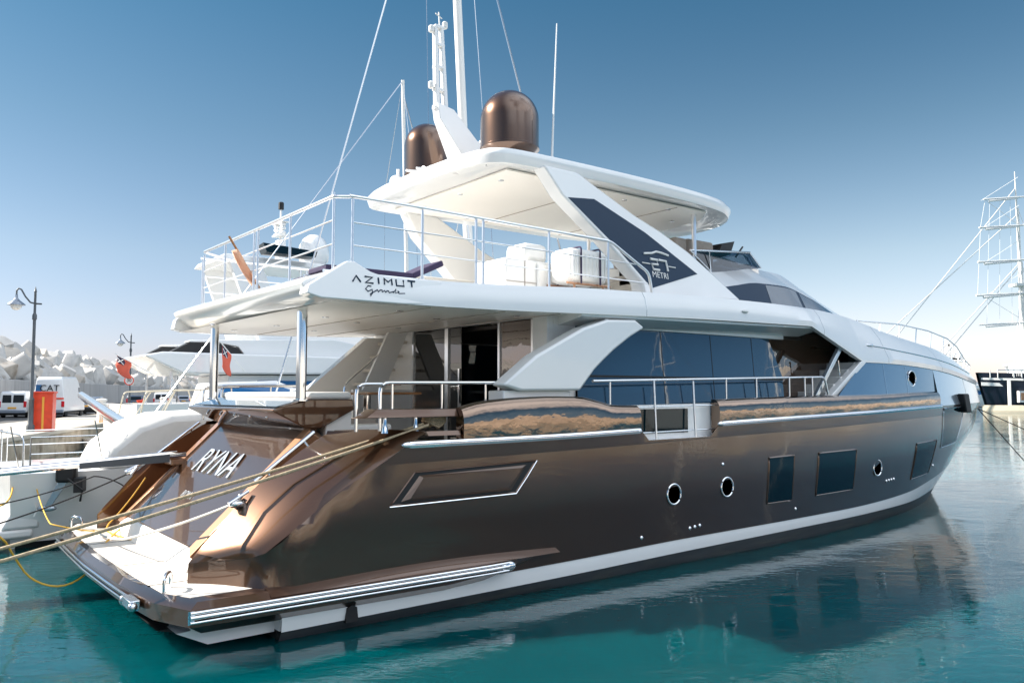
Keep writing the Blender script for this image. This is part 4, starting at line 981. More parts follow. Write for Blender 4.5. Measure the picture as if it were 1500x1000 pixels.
hn = MB(); hn.lathe([(.02, 0), (.03, .12), (.05, .26), (.14, .34)], (4.82, .55, 6.62), 16, axis='x'); hn.lathe([(.02, 0), (.03, .12), (.05, .22), (.10, .28)], (4.85, .25, 6.60), 16, axis='x'); hn.box(4.95, 5.2, .1, .7, 6.46, 6.58); hn.obj('horn', 'white', Y0, smooth=50)
sl2 = MB(); sl2.ell((4.95, 1.15, 6.58), (.10, .14, .10)); sl2.tube([(5.0, 1.15, 6.4), (5.0, 1.15, 6.8)], .03, 8); sl2.obj('searchlight', 'white', Y0, smooth=50)
an = MB(); an.tube([(6.15, -1.85, 6.45), (6.27, -1.85, 8.82)], .020, 8, r2=.010); an.lathe([(.035, 0), (.03, .1)], (6.15, -1.85, 6.45), 10); an.obj('whip_antenna', 'white', Y0)

# flybridge railings ----------------------------------------------------
ZT = 5.07; ZB = 4.14
for sg in (-1, 1):
    r_ = MB(); y_ = sg * 2.88
    r_.tube(rounded([(2.02, y_, ZT), (3.0, y_, ZT), (4.5, y_, ZT - .02), (6.45, y_, 5.03), (7.35, sg * 2.85, 4.62), (7.42, sg * 2.85, 4.30)], .1), .024, 10)
    ro = r_.obj('flybridge_rail', 'bright', Y0, smooth=60)
    for zz in (4.75, 4.47):
        m2 = MB(); m2.tube([(2.05, y_, zz), (6.4, y_, zz - .02), (7.3 if zz < 4.6 else 7.1, sg * 2.86, zz - .02)], .010, 6); m2.obj('rail_wire', 'bright', ro)
    for xx in (2.06, 3.05, 3.9, 4.02, 5.2, 6.40):
        m2 = MB(); m2.tube([(xx, y_, ZB), (xx, y_, ZT - .03)], .018, 8); m2.lathe([(.03, 0), (.03, .03)], (xx, y_, ZB + .0), 10); m2.obj('rail_post', 'bright', ro, smooth=60)
a_ = MB(); a_.tube(rounded([(2.02, -2.88, 5.06), (1.84, -2.80, 5.05), (1.95, 0, 5.11), (2.05, 2.8, 5.17), (2.6, 2.88, 5.08)], .06), .024, 10); ao = a_.obj('aft_rail', 'bright', Y0, smooth=60)
for zz in (4.77, 4.48):
    m2 = MB(); m2.tube([(1.86, -2.79, zz), (1.96, 0, zz + .03), (2.05, 2.8, zz + .05)], .011, 6); m2.obj('rail_wire', 'bright', ao)
for yy in (-2.78, -1.35, -.05, .12, 1.55, 2.78):
    xx = 1.955 + yy * .035; m2 = MB(); m2.tube([(xx, yy, ZB + .02), (xx, yy, ZT + .04)], .018, 8); m2.obj('rail_post', 'bright', ao, smooth=60)
# stair from cockpit to flybridge, port side
pst = MB(); pst.prism([(4.0, 1.35, 1.84), (4.45, 1.35, 1.84), (5.35, 1.35, 3.8), (4.95, 1.35, 3.8)], [(4.0, 1.42, 1.84), (4.45, 1.42, 1.84), (5.35, 1.42, 3.8), (4.95, 1.42, 3.8)])
pst.prism([(3.75, 2.25, 2.72), (5.0, 2.25, 3.75), (5.4, 2.25, 3.75), (5.4, 2.25, 1.84), (3.75, 2.25, 2.6)], [(3.75, 2.45, 2.72), (5.0, 2.45, 3.75), (5.4, 2.45, 3.75), (5.4, 2.45, 1.84), (3.75, 2.45, 2.6)])
pst.box(4.2, 5.38, 1.25, 1.35, 1.84, 2.75)
psto = pst.obj('flybridge_stair', 'white', Y0)
for k in range(7):
    t_ = MB(); t_.box(4.2 + k * .17, 4.45 + k * .17, 1.42, 2.25, 2.05 + k * .26, 2.10 + k * .26); t_.obj('stair_tread', 'teak', psto)
sr = MB(); sr.tube(rounded([(4.05, 1.38, 2.2), (4.1, 1.38, 2.85), (5.25, 1.38, 3.78)], .1), .02, 8); sr.obj('stair_rail', 'chrome', psto, smooth=60)
# bow rail
for sg in (-1, 1):
    b = MB(); P = [(15.2, sg * 1.95, 4.18), (15.35, sg * 1.95, 4.36), (17.3, sg * 1.95, 4.37), (19.0, sg * 1.85, 4.30), (20.3, sg * 1.75, 4.16), (21.2, sg * 1.6, 3.98), (22.3, sg * 1.35, 3.62), (23.2, sg * 1.1, 3.52)]
    b.tube(P, .020, 8); bo = b.obj('bow_rail', 'steel', Y0, smooth=60)
    for x_ in (16.4, 17.35, 18.3, 19.2, 20.05, 20.85, 21.5, 22.2, 22.7, 23.15):
        k = max(i for i in range(len(P) - 1) if P[i][0] <= x_); t = (x_ - P[k][0]) / (P[k + 1][0] - P[k][0])
        p = Vector(P[k]).lerp(Vector(P[k + 1]), min(1, t)); c = MB(); c.tube([p, (p.x - .12, p.y, zsh(x_) - .05)], .014, 6); c.obj('rail_post', 'steel', bo)
    lw = MB(); lw.tube([(21.6, sg * 1.52, 3.66), (23.2, sg * 1.1, 3.4)], .010, 6); lw.obj('rail_wire', 'steel', bo)
# wing lettering: strokes for the builder's name, on the starboard and port wings
def wing_y(z, x=2.4): return 3.232 - (z - 3.76) * .25 - (x - 2) * .026 + .004
def letters(sg):
    lb = MB()
    def st(pts, r=.011): lb.tube([(x, sg * wing_y(z, x), z) for x, z in pts], r, 5)
    x = 1.92; zb_l, h, wd, gp = 3.985, .075, .105, .062
    G = {'A': [[(0, 0), (.5, 1), (1, 0)]], 'Z': [[(0, 1), (1, 1), (0, 0), (1, 0)]], 'I': [[(.5, 0), (.5, 1)]], 'M': [[(0, 0), (0, 1), (.5, .45), (1, 1), (1, 0)]],
         'U': [[(0, 1), (0, 0), (1, 0), (1, 1)]], 'T': [[(0, 1), (1, 1)], [(.5, 1), (.5, 0)]]}
    for ch in 'AZIMUT':
        w_ = wd * (.3 if ch == 'I' else 1)
        for s_p in G[ch]: st([(x + u * w_, zb_l + v * h) for u, v in s_p])
        x += w_ + gp
    o = lb.obj('builder_name', 'navy', Y0)
    lb = MB()
    def cur(pts, r=.0075): lb.tube([(xx, sg * wing_y(z, xx), z) for xx, z in pts], r, 5)
    gx, gz = 2.08, 3.90
    cur([(gx + .08, gz + .045), (gx + .04, gz + .05), (gx, gz + .01), (gx + .03, gz - .02), (gx + .09, gz + .01), (gx + .085, gz - .04), (gx + .06, gz - .075), (gx + .055, gz - .05), (gx + .16, gz + .01),
         (gx + .17, gz - .015), (gx + .20, gz + .012), (gx + .225, gz + .01), (gx + .22, gz - .012), (gx + .26, gz + .008), (gx + .27, gz - .015), (gx + .29, gz + .008), (gx + .31, gz + .008), (gx + .32, gz - .014),
         (gx + .36, gz + .0), (gx + .40, gz + .010), (gx + .375, gz - .012), (gx + .42, gz + .04), (gx + .405, gz - .014), (gx + .46, gz + .008), (gx + .445, gz + .018), (gx + .45, gz - .014), (gx + .54, gz - .006)])
    lb.obj('model_script', 'navy', Y0)
letters(-1); letters(1)


# ================================================================== things aboard and around the yacht
YO = Vector((2.42, 11.76, 0))
def yl_(p): return Vector(p) + YO           # yacht-local point to world
def free_tube(name, pts, r, m, label, cat, group=None, seg=8):
    pts = [Vector(p) for p in pts]
    if m == 'rope_yellow':
        for _ in range(2): pts = [pts[0]] + [p.lerp(q, t) for p, q in zip(pts, pts[1:]) for t in (.25, .75)][1:-1] + [pts[-1]]
    a = MB(); a.tube([yl_(p) for p in pts], r, seg); return props(a.obj(name, m, smooth=60), label, cat, group)

# flag staff and flag at the aft end of the flybridge
f = MB(); f.tube([yl_((1.64, .3, 5.02)), yl_((2.12, .3, 4.28))], .018, 8); fo = props(f.obj('flag_staff', 'wood', smooth=60), 'slanting wooden flagstaff on the aft edge of the flybridge', 'flagstaff')
g = MB(); rows = []
for i in range(9):
    u = i / 8
    rows.append([tuple(yl_((1.74 + .30 * u + .04 * math.sin(v * 5) , .30 + .05 * math.sin(v * 9 + u * 4), 4.86 - .50 * u - v * (.05 + .09 * math.sin(u * 3.1))))) for v in [k / 8 for k in range(9)]])
g.grid(rows); props(g.obj('flag', 'flagorange', smooth=80, solid=.004), 'faded orange flag furled along the slanting staff on the flybridge', 'flag')

# life raft on its cradle by the rail
lr = empty('life_raft', yl_((6.17, -2.45, 4.10)), 0, 'white life raft canister strapped on a cradle by the flybridge rail', 'life raft')
a = MB(); a.box(-.40, .40, -.26, .24, .27, .80); a.obj('canister', 'fabric_white', lr, bevel=.09)
a = MB()
for k in range(9): a.box(-.36 + k * .085, -.33 + k * .085, -.275, -.25, .36, .72)
a.obj('canister_rib', 'white2', lr, bevel=.008)
for x_ in (-.2, .2):
    a = MB(); a.tube(rounded([(x_, -.285, .25), (x_, -.285, .815), (x_, .26, .815), (x_, .26, .25)], .05), .014, 6); a.obj('strap', 'fabric_navy', lr)
a = MB()
for y_ in (-.24, .22): a.tube([(-.45, y_, .25), (.45, y_, .25)], .02, 8); a.tube([(-.3, y_, 0), (-.3, y_, .25)], .018, 8); a.tube([(.3, y_, 0), (.3, y_, .25)], .018, 8)
a.obj('cradle', 'tan_lit_plate', lr)

# flybridge furniture
sf2 = empty('bar_cabinet', yl_((5.75, -1.75, 4.0)), 0, 'tall white covered bar cabinet standing under the hardtop', 'cabinet')
a = MB(); a.box(-.75, .55, -.35, .45, 0, .74); a.box(-.15, .55, -.40, -.34, .02, .70); a.obj('cabinet_body', 'fabric_white', sf2, bevel=.04)
a = MB(); a.box(-.74, -.02, -.362, -.352, .38, .388); a.box(-.38, -.372, -.362, -.352, .05, .72); a.obj('cabinet_joint', 'fabric', sf2)
a = MB(); a.box(-.30, .18, -.25, .25, .74, 1.04); a.obj('cabinet_top', 'fabric_white', sf2, bevel=.08)
sf3 = empty('flybridge_sofa', yl_((5.0, .9, 4.05)), 0, 'long low white sofa under a cover beside the port arch leg', 'sofa')
a = MB(); a.box(-.9, 2.2, -.45, .45, 0, .45); a.obj('sofa_seat', 'fabric_white', sf3, bevel=.06)
a = MB(); a.box(-.9, 2.2, .35, .6, .3, .85); a.obj('sofa_back', 'fabric_white', sf3, bevel=.06)
def lounger():
    r = empty('sun_lounger', yl_((2.9, -1.9, 3.96)), 0, 'sun lounger with navy cushion nearest the starboard flybridge rail', 'sun lounger', 'sun loungers on the flybridge')
    a = MB(); a.tube(rounded([(-.9, -.3, .28), (.9, -.3, .28), (.9, .3, .28), (-.9, .3, .28)], .08), .02, 8); a.obj('frame', 'chrome', r, smooth=60)
    a = MB(); a.box(-.85, .45, -.28, .28, .29, .37); a.obj('cushion', 'fabric_navy', r, bevel=.02)
    a = MB(); a.prism([(.45, -.28, .29), (.95, -.28, .52), (.92, -.28, .60), (.43, -.28, .37)], [(.45, .28, .29), (.95, .28, .52), (.92, .28, .60), (.43, .28, .37)]); a.obj('head_cushion', 'fabric_navy', r, bevel=.02)
    for x_ in (-.7, .7):
        for y_ in (-.28, .28): a = MB(); a.tube([(x_, y_, 0), (x_, y_, .28)], .016, 6); a.obj('leg', 'chrome', r)
    return r
l0 = lounger(); dup(l0, yl_((3.1, -.9, 3.96)), 0, 'sun lounger with navy cushion farther from the starboard flybridge rail')
# cockpit table
ct = empty('cockpit_table', yl_((3.65, -.3, 1.82)), 0, 'varnished wooden table in the shaded aft cockpit', 'table')
a = MB(); a.box(-.45, .45, -.9, .9, .84, .88); a.obj('table_top', 'wood', ct, bevel=.015)
a = MB(); a.lathe([(.2, 0), (.06, .03), (.06, .83), (.15, .84)], (0, 0, 0), 16); a.obj('leg', 'chrome', ct, smooth=40)
for k, (x_, y_, lab) in enumerate(((3.05, -1.0, 'pale cushioned cockpit chair at the starboard end of the table'), (3.05, .5, 'pale cushioned cockpit chair at the port end of the table'))):
    if k == 0:
        c0 = empty('cockpit_chair', yl_((x_, y_, 1.82)), 0, lab, 'chair', 'chairs in the aft cockpit')
        a = MB(); a.box(-.25, .25, -.27, .27, .38, .50); a.obj('seat', 'fabric', c0, bevel=.03)
        a = MB(); a.box(-.30, -.22, -.27, .27, .45, .86); a.obj('backrest', 'fabric', c0, bevel=.03)
        for sx in (-.22, .22):
            for sy in (-.23, .23): a = MB(); a.tube([(sx, sy, 0), (sx, sy, .40)], .016, 6); a.obj('leg', 'chrome', c0)
    else: dup(c0, yl_((x_, y_, 1.82)), 0, lab)
# coiled rope by the bulwark door
a = MB()
for k in range(5):
    a.tube([yl_((3.2 + .16 * math.cos(t) * (1 - k * .04), -2.95 + .10 * math.sin(t), 2.25 + k * .028 + .09 * abs(math.cos(t)))) for t in [2 * math.pi * j / 20 for j in range(20)]], .016, 6, closed=True)
props(a.obj('rope_coil', 'rope', smooth=60), 'coil of beige rope heaped on the ledge behind the fairleads', 'rope')
# fender on the foredeck side none

# passerelle of the yacht
pa = empty('passerelle', yl_((1.35, 1.75, 1.72)), 0, 'chrome edged boarding passerelle reaching aft from the transom', 'passerelle')
d_ = Vector((-1, 0, -.062))
def pp_(t, y, z): return tuple(d_ * t + Vector((0, y, z)))
a = MB(); a.prism([pp_(0, -.22, -.03), pp_(0, .22, -.03), pp_(0, .22, .02), pp_(0, -.22, .02)], [pp_(9.9, -.2, -.03), pp_(9.9, .2, -.03), pp_(9.9, .2, .02), pp_(9.9, -.2, .02)]); a.obj('walkway', 'teak', pa)
for sg in (-1, 1):
    a = MB(); a.tube([pp_(-.1, sg * .24, 0), pp_(10.0, sg * .22, 0)], .035, 10); a.obj('side_rail', 'chrome', pa, smooth=60)
a = MB(); a.prism([pp_(.15, -.275, -.09), pp_(.15, -.265, .03), pp_(1.4, -.265, .03), pp_(1.4, -.275, -.05)], [pp_(.15, -.285, -.09), pp_(.15, -.28, .03), pp_(1.4, -.28, .03), pp_(1.4, -.285, -.05)]); a.obj('side_plate', 'iron', pa)
a = MB(); a.box(-.1, .5, -.2, .2, -.16, -.06); a.obj('hinge_block', 'tan_lit_plate', pa, bevel=.02)
for t_ in (1.0, 2.1):
    a = MB(); a.tube([pp_(t_, .22, 0), pp_(t_ + .12, .22, .62)], .010, 6); a.obj('stanchion', 'steel', pa)

# mooring lines and cables
G = 'mooring lines of the bronze yacht'
free_tube('mooring_line', sag((2.95, -3.1, 2.30), (-1.36, -1.95, 1.10), .03) + sag((-1.36, -1.95, 1.10), (-9.0, -.3, 1.3), .3)[1:], .019, 'rope', 'upper beige mooring line from the starboard quarter, crossing above the other', 'mooring line', G)
free_tube('mooring_line', sag((3.0, -3.14, 2.29), (-1.40, -2.65, 1.10), .03) + sag((-1.40, -2.65, 1.10), (-9.4, -1.6, 1.3), .3)[1:], .019, 'rope', 'lower beige mooring line from the starboard quarter, crossing in front of the transom', 'mooring line', G)
free_tube('mooring_line', sag((.90, -2.42, 1.44), (.18, -.6, .86), .03) + sag((.18, -.6, .86), (.2, 1.5, .66), .05)[1:], .016, 'rope_white', 'white line made fast to the starboard stern cleat, crossing above the platform', 'mooring line', G)
free_tube('mooring_line', sag((.88, 2.42, 1.42), (-.89, 2.60, .75), .04) + sag((-.89, 2.6, .75), (-8.3, 3.0, 1.3), .15)[1:], .012, 'rope_dark', 'lower black line from the port stern cleat towards the quay', 'mooring line', G)
free_tube('mooring_line', sag((1.0, 2.9, 1.05), (.42, 2.9, 1.34), -.06) + sag((.42, 2.9, 1.34), (-.86, 2.9, 1.0), .04)[1:] + sag((-.86, 2.9, 1.0), (-8.2, 3.3, 1.12), .15)[1:], .010, 'rope_dark', 'thin black hose arching up beside the port quarter', 'hose', 'hoses at the port quarter')
free_tube('shore_cable', [(-1.9, -.6, 1.35), (-1.17, -.12, 1.0), (-.95, .45, .6), (-.74, .57, .25), (-.40, .44, .12), (-.06, .55, .25), (.12, .8, .5), (.29, 1.05, .62), (.74, 2.05, .66)], .013, 'rope_yellow', 'slack yellow cable looping down to the water behind the platform', 'cable', 'yellow shore cables')
free_tube('shore_cable', sag((1.0, 2.05, 1.35), (.45, 1.9, .70), .04) + [(.36, 1.7, .62), (.5, 1.0, .60), (.66, .2, .60), (.80, -.9, .60), (.95, -2.2, .62)], .011, 'rope_yellow', 'yellow cable lying along the bottom of the transom', 'cable', 'yellow shore cables')
free_tube('shore_cable', [(-.48, 4.97, 1.35), (-.50, 4.6, 1.1), (-.60, 4.1, .92), (-.72, 4.25, .8), (-1.2, 4.6, .7)], .013, 'rope_yellow', 'short yellow cable hanging at the left behind the passerelle', 'cable', 'yellow shore cables')
free_tube('shore_cable', sag((-.10, 5.44, 1.25), (-.31, 1.99, .75), .12) + [(.14, 1.72, .64), (.5, 1.9, .60)], .010, 'rope_yellow', 'thin yellow cable crossing the stern of the white sailing yacht', 'cable', 'yellow shore cables')
# bow lines into the water
free_tube('bow_line', [(24.6, -.6, 2.35), (26.0, -2.0, -.1)], .015, 'rope_dark', 'nearer of the two thin lines from the bow into the water', 'mooring line', 'bow lines')
free_tube('bow_line', [(24.9, -.3, 2.35), (31.5, -2.6, -.1)], .015, 'rope_dark', 'longer slanting line from the bow out to the right', 'mooring line', 'bow lines')

# ================================================================== neighbours
def hull_loft(mb, L, B, zt0, zt1, rake=1.5, tr=.1, bot=-.4, n=24, mi=0, full=.55):
    rows = []
    for lvl in range(5):
        v = lvl / 4; row = []
        for i in range(n + 1):
            t = i / n
            xe = L - rake * (1 - v)
            x = -tr * v + (xe + tr * v) * t
            s = max(0, (t - full) / (1 - full))
            bb = B / 2 * (1 - s ** 2.2) * (.72 + .28 * v ** .7) * (.90 + .10 * min(1, t * 4))
            z = bot + (zt0 + (zt1 - zt0) * t ** 1.6 - bot) * v
            row.append((x, -bb, z))
        rows.append(row)
    mb.grid(rows, mi); top = rows[-1]
    mb.add([(p[0], 0, p[2] + .04) for p in top] + top, [(i, i + 1, n + 2 + i, n + 1 + i) for i in range(n)], mi)
    mb.add([r[0] for r in rows] + [(rows[k][0][0], 0, rows[k][0][2]) for k in (4, 0)], [tuple(range(7))], mi)
    mb.mirror(); return rows
def ring_rail(mb, pts, r=.015): mb.tube(pts, r, 6)

def sailing_yacht(loc, label, back=None, L=15, B=3.8, mh=17.0, mx=9.5, mr=.12, rake=.05, boomz=2.6, group=None, rz=0, zd=1.3):
    r = empty('sailing_yacht', loc, rz, label, 'sailing yacht', group)
    h = MB(); hull_loft(h, L, B, zd, zd + .45, 1.6, .1, -.3); h.obj('hull', 'white', r, smooth=40)
    b = MB(); hull_loft(b, L - 1.2, B * .84, .10, .10, .6, -.06, -.5); b.obj('bottom', 'antifoul', r, smooth=40)
    c = MB(); c.prism([(2.9, -B * .28, zd), (9.2, -B * .25, zd), (9.6, -B * .12, zd), (9.6, B * .12, zd), (9.2, B * .25, zd), (2.9, B * .28, zd)],
                      [(3.2, -B * .24, zd + .55), (8.4, -B * .20, zd + .5), (8.9, -B * .1, zd + .45), (8.9, B * .1, zd + .45), (8.4, B * .20, zd + .5), (3.2, B * .24, zd + .55)]); c.obj('coachroof', 'white', r, bevel=.04)
    for sg in (-1, 1):
        w_ = MB(); w_.prism([(4.0, sg * B * .277, zd + .15), (8.0, sg * B * .252, zd + .15), (7.8, sg * B * .225, zd + .40), (4.1, sg * B * .255, zd + .40)], [(4.0, sg * B * .26, zd + .15), (8.0, sg * B * .235, zd + .15), (7.8, sg * B * .21, zd + .40), (4.1, sg * B * .24, zd + .40)]); w_.obj('window', 'glass_black', r)
    m = MB(); m.tube([(mx, 0, zd), (mx - mh * rake, 0, mh)], mr, 12, r2=mr * .8); mo_ = m.obj('mast', 'white2', r, smooth=60)
    for f_ in (.42, .72):
        px_ = mx - mh * rake * f_; s_p = MB(); s_p.tube([(px_ - .25, -1.1, mh * f_ + .05), (px_, 0, mh * f_), (px_ - .25, 1.1, mh * f_ + .05)], .03, 6); s_p.obj('spreader', 'white2', mo_)
    bo_ = MB(); bo_.tube([(mx - .2, 0, boomz), (mx - 4.8, 0, boomz + .15)], .10, 10); bo_.ell((mx - 2.5, 0, boomz + .22), (2.3, .16, .17)); bo_.obj('boom', 'fabric_white', r, smooth=60)
    tp_ = (mx - mh * rake, 0, mh)
    for nm, a_, b_, rr in (('backstay', tp_, back or (.1, 0, zd), .022), ('forestay', (tp_[0], 0, mh * .97), (L - .4, 0, zd + .5), .03)):
        w_ = MB(); w_.tube([a_, b_], rr, 5); w_.obj(nm, 'steel', r)
    for sg in (-1, 1):
        w_ = MB(); w_.tube([tp_, (mx - mh * rake * .72 - .25, sg * 1.1, mh * .72), (mx - .3, sg * B * .46, zd)], .012, 5); w_.obj('shroud', 'steel', r)
        w_ = MB(); w_.tube([(mx - mh * rake * .42, 0, mh * .42), (mx - .9, sg * B * .46, zd)], .012, 5); w_.obj('shroud', 'steel', r)
        g_ = MB(); zz = zd + .62
        for z_ in (zz, zd + .33): g_.tube([(.2, sg * B * .43, z_), (L * .5, sg * B * .49, z_ + .05), (L * .8, sg * B * .33, z_ + .2), (L - .4, sg * .15, z_ + .4)], .010, 5)
        for x_ in (.2, 2.2, 4.4, 6.6, 8.8): g_.tube([(x_, sg * B * (.43 + .06 * min(1, x_ / 7)), zd), (x_, sg * B * (.43 + .06 * min(1, x_ / 7)), zz)], .014, 6)
        g_.obj('guard_rail', 'steel', r)
    return r
SY = sailing_yacht((1.95, 17.9, 0), 'white sailing yacht lying close along the port side of the bronze yacht', back=(5.0, 0, 1.9), L=16, B=3.7, mh=19.5, mx=10.85, mr=.135, rake=.055, group='sailing yachts')
# extra gear on the near sailing yacht
k = MB(); k.tube(rounded([(.1, -1.55, 1.3), (.1, -1.55, 1.95), (-.1, 0, 1.98), (.1, 1.55, 1.95), (.1, 1.55, 1.3)], .2), .016, 8); k.obj('pushpit', 'steel', SY, smooth=60)
k = MB(); k.px([(1.25, 1.3), (1.45, 1.72), (1.9, 2.10), (2.5, 2.30), (4.3, 2.36), (4.3, 1.3)], -1.72, .4); k.obj('spray_hood', 'fabric_white', SY, bevel=.16)
k = MB(); k.box(4.4, 6.2, -1.5, 1.2, 1.3, 2.25); k.obj('deck_saloon', 'white', SY, bevel=.15)
k = MB(); k.box(-.75, .3, -1.5, 1.5, .18, .34); k.prism([(-.2, -1.5, .34), (.25, -1.5, 1.2), (.4, -1.5, 1.2), (.4, -1.5, .34)], [(-.2, 1.5, .34), (.25, 1.5, 1.2), (.4, 1.5, 1.2), (.4, 1.5, .34)]); k.obj('bathing_step', 'white', SY, bevel=.05)
# outboard motor tilted on the stern
om = empty('outboard_motor', (2.62, 16.05, .72), R(-20), 'black and silver outboard motor tilted up at the stern of the white sailing yacht', 'outboard motor')
k = MB(); k.box(-.10, .22, -.13, .13, .42, .74); k.obj('cowling', 'black', om, bevel=.05)
k = MB(); k.prism([(-.05, -.06, .45), (.10, -.06, .45), (-.18, -.04, -.02), (-.26, -.04, .02)], [(-.05, .06, .45), (.10, .06, .45), (-.18, .04, -.02), (-.26, .04, .02)]); k.ell((-.24, 0, -.02), (.17, .05, .055)); k.obj('drive_leg', 'silver', om, bevel=.01)
k = MB()
for q_ in range(3):
    an_ = 2.1 * q_; c_, s_n = math.cos(an_), math.sin(an_)
    k.prism([(-.38, -.02 * c_, -.02 * s_n - .02), (-.38, .05 * c_ - .04 * s_n, .05 * s_n + .04 * c_ - .02), (-.40, .14 * c_, .14 * s_n - .02), (-.36, .05 * c_ + .04 * s_n, .05 * s_n - .04 * c_ - .02)],
            [(-.39, -.02 * c_, -.02 * s_n - .02), (-.40, .05 * c_ - .04 * s_n, .05 * s_n + .04 * c_ - .02), (-.42, .14 * c_, .14 * s_n - .02), (-.38, .05 * c_ + .04 * s_n, .05 * s_n - .04 * c_ - .02)])
k.obj('propeller', 'white2', om)
k = MB(); k.box(.2, .34, -.18, .18, .25, .5); k.tube([(.1, -.16, .5), (.35, -.2, .3), (.3, -.1, .1)], .02, 6); k.obj('bracket', 'black', om)

SY2 = sailing_yacht((6.3, 27.1, 0), 'white sailing yacht with thinner mast and rigging, beyond the near one', L=14, B=3.4, mh=14.9, mx=9.9, mr=.085, rake=.03, group='sailing yachts')
SY3 = dup(SY2, (58.7, -24, 0), R(182), 'white sailing yacht moored across the fairway to starboard, nearer of two')
SY4 = dup(SY2, (72.5, -23, 0), R(184), 'white sailing yacht moored across the fairway to starboard, farther of two')

def motor_yacht(loc, label, rz=0, L=24, B=6.2, group='motor yachts beyond'):
    r = empty('motor_yacht', loc, rz, label, 'yacht', group)
    h = MB(); hull_loft(h, L, B, 2.2, 3.3, 2.6, .2, -.4, full=.45); h.obj('hull', 'white', r, smooth=40)
    b = MB(); hull_loft(b, L - 2.2, B * .8, .12, .12, 1.0, -.3, -.6, full=.45); b.obj('bottom', 'antifoul', r, smooth=40)
    b = MB(); b.box(-1.4, .2, -B * .42, B * .42, .25, .5); b.obj('swim_platform', 'white', r, bevel=.05)
    c = MB(); c.prism([(4.0, -B * .40, 2.0), (16.5, -B * .38, 2.0), (19.0, 0, 2.2), (16.5, B * .38, 2.0), (4.0, B * .40, 2.0)], [(4.0, -B * .38, 3.6), (14.0, -B * .34, 3.7), (16.0, 0, 3.7), (14.0, B * .34, 3.7), (4.0, B * .38, 3.6)]); c.obj('deckhouse', 'white', r, bevel=.08)
    for sg in (-1, 1):
        w_ = MB(); w_.prism([(5.5, sg * B * .399, 2.55), (15.6, sg * B * .375, 2.6), (14.4, sg * B * .362, 3.35), (5.5, sg * B * .388, 3.35)], [(5.5, sg * B * .38, 2.55), (15.6, sg * B * .35, 2.6), (14.4, sg * B * .34, 3.35), (5.5, sg * B * .36, 3.35)]); w_.obj('window', 'skyblue', r)
        p_ = MB(); p_.tube([(1.4, sg * B * .36, 2.0), (1.4, sg * B * .36, 3.7)], .07, 8); p_.obj('pillar', 'steel', r)
        g_ = MB(); g_.tube([(12, sg * B * .46, 3.75), (18, sg * B * .36, 4.0), (L - .5, sg * .3, 4.3)], .02, 6)
        for x_ in (13, 15, 17, 19, 21): g_.tube([(x_, sg * B * (.46 - (x_ - 12) * .022), 2.9), (x_, sg * B * (.46 - (x_ - 12) * .022), 3.9)], .014, 5)
        g_.obj('bow_rail', 'steel', r)
    # flybridge deck: wedge-nosed overhang
    d = MB(); P = [(0.0, 4.42), (1.7, 3.62), (14.8, 3.74), (16.4, 4.05), (14.6, 4.55), (9, 4.62), (.8, 4.62)]
    d.prism([(x, -B * .49, z) for x, z in P], [(x, B * .49, z) for x, z in P]); d.obj('flybridge_deck', 'white', r, bevel=.08)
    w_ = MB()
    P2 = [(1.2, 4.62), (2.1, 5.12), (3.4, 5.10), (4.3, 4.95), (4.7, 4.62)]
    w_.prism([(x, -B * .43, z) for x, z in P2], [(x, -B * .33, z) for x, z in P2]); w_.mirror2(); w_.obj('wind_deflector', 'black', r, bevel=.03)
    e = MB(); P3 = [(2.0, 5.12), (2.1, 5.22), (9.5, 5.55), (11.5, 5.2), (13.4, 4.62), (4.7, 4.60), (4.4, 4.98), (3.4, 5.14)]
    e.prism([(x, -B * .425, z) for x, z in P3], [(x, -B * .30, z) for x, z in P3]); e.mirror2(); e.obj('flybridge_coaming', 'white', r, bevel=.04)
    t_ = MB(); t_.prism([(3.6, -B * .36, 9.3), (10.2, -B * .34, 9.3), (10.6, 0, 9.3), (10.2, B * .34, 9.3), (3.6, B * .36, 9.3)], [(3.8, -B * .34, 9.62), (10.0, -B * .32, 9.62), (10.4, 0, 9.62), (10.0, B * .32, 9.62), (3.8, B * .34, 9.62)]); t_.obj('hardtop', 'white', r, bevel=.06)
    for sg in (-1, 1):
        a_ = MB(); a_.prism([(4.0, sg * B * .35, 9.35), (5.6, sg * B * .35, 9.35), (7.6, sg * B * .38, 4.7), (5.8, sg * B * .38, 4.7)], [(4.0, sg * B * .30, 9.35), (5.6, sg * B * .30, 9.35), (7.6, sg * B * .33, 4.7), (5.8, sg * B * .33, 4.7)]); a_.obj('arch_leg', 'white', r, bevel=.03)
    mxo = 1.7
    m_ = MB(); m_.box(5.6, 6.0, -.25, .25, 7.2, 8.6); m_.tube([(5.8, 0, 8.5), (5.8, 0, 10.3)], .06, 8); m_.box(5.5, 6.1, -.5, .5, 8.8, 8.9); m_.box(5.6, 6.0, -.7, .7, 9.5, 9.56)
    for z_ in (8.95, 9.2, 9.4): m_.ell((5.75, .45, z_), (.16, .16, .12)); m_.ell((5.75, -.45, z_), (.16, .16, .12))
    m_.v = [(x + mxo, y, z + 2.4) for x, y, z in m_.v]; mo_ = m_.obj('radar_mast', 'white', r, bevel=.02)
    l_ = MB(); l_.lathe([(.15, 0), (.15, .35), (.1, .4)], (5.8 + mxo, 0, 12.7), 10); l_.obj('mast_light', 'black', mo_)
    dm = MB(); dm.lathe([(.55, 0), (.78, .25), (.84, .6), (.80, 1.05), (.60, 1.45), (.3, 1.68), (0, 1.74)], (9.3, -.3, 9.75), 24); dm.obj('satellite_dome', 'white', r, smooth=60)
    return r
MY = motor_yacht((9.5, 42.2, 0), 'large white motor yacht with wedge-nosed flybridge beyond the sailing yachts', rz=R(0))
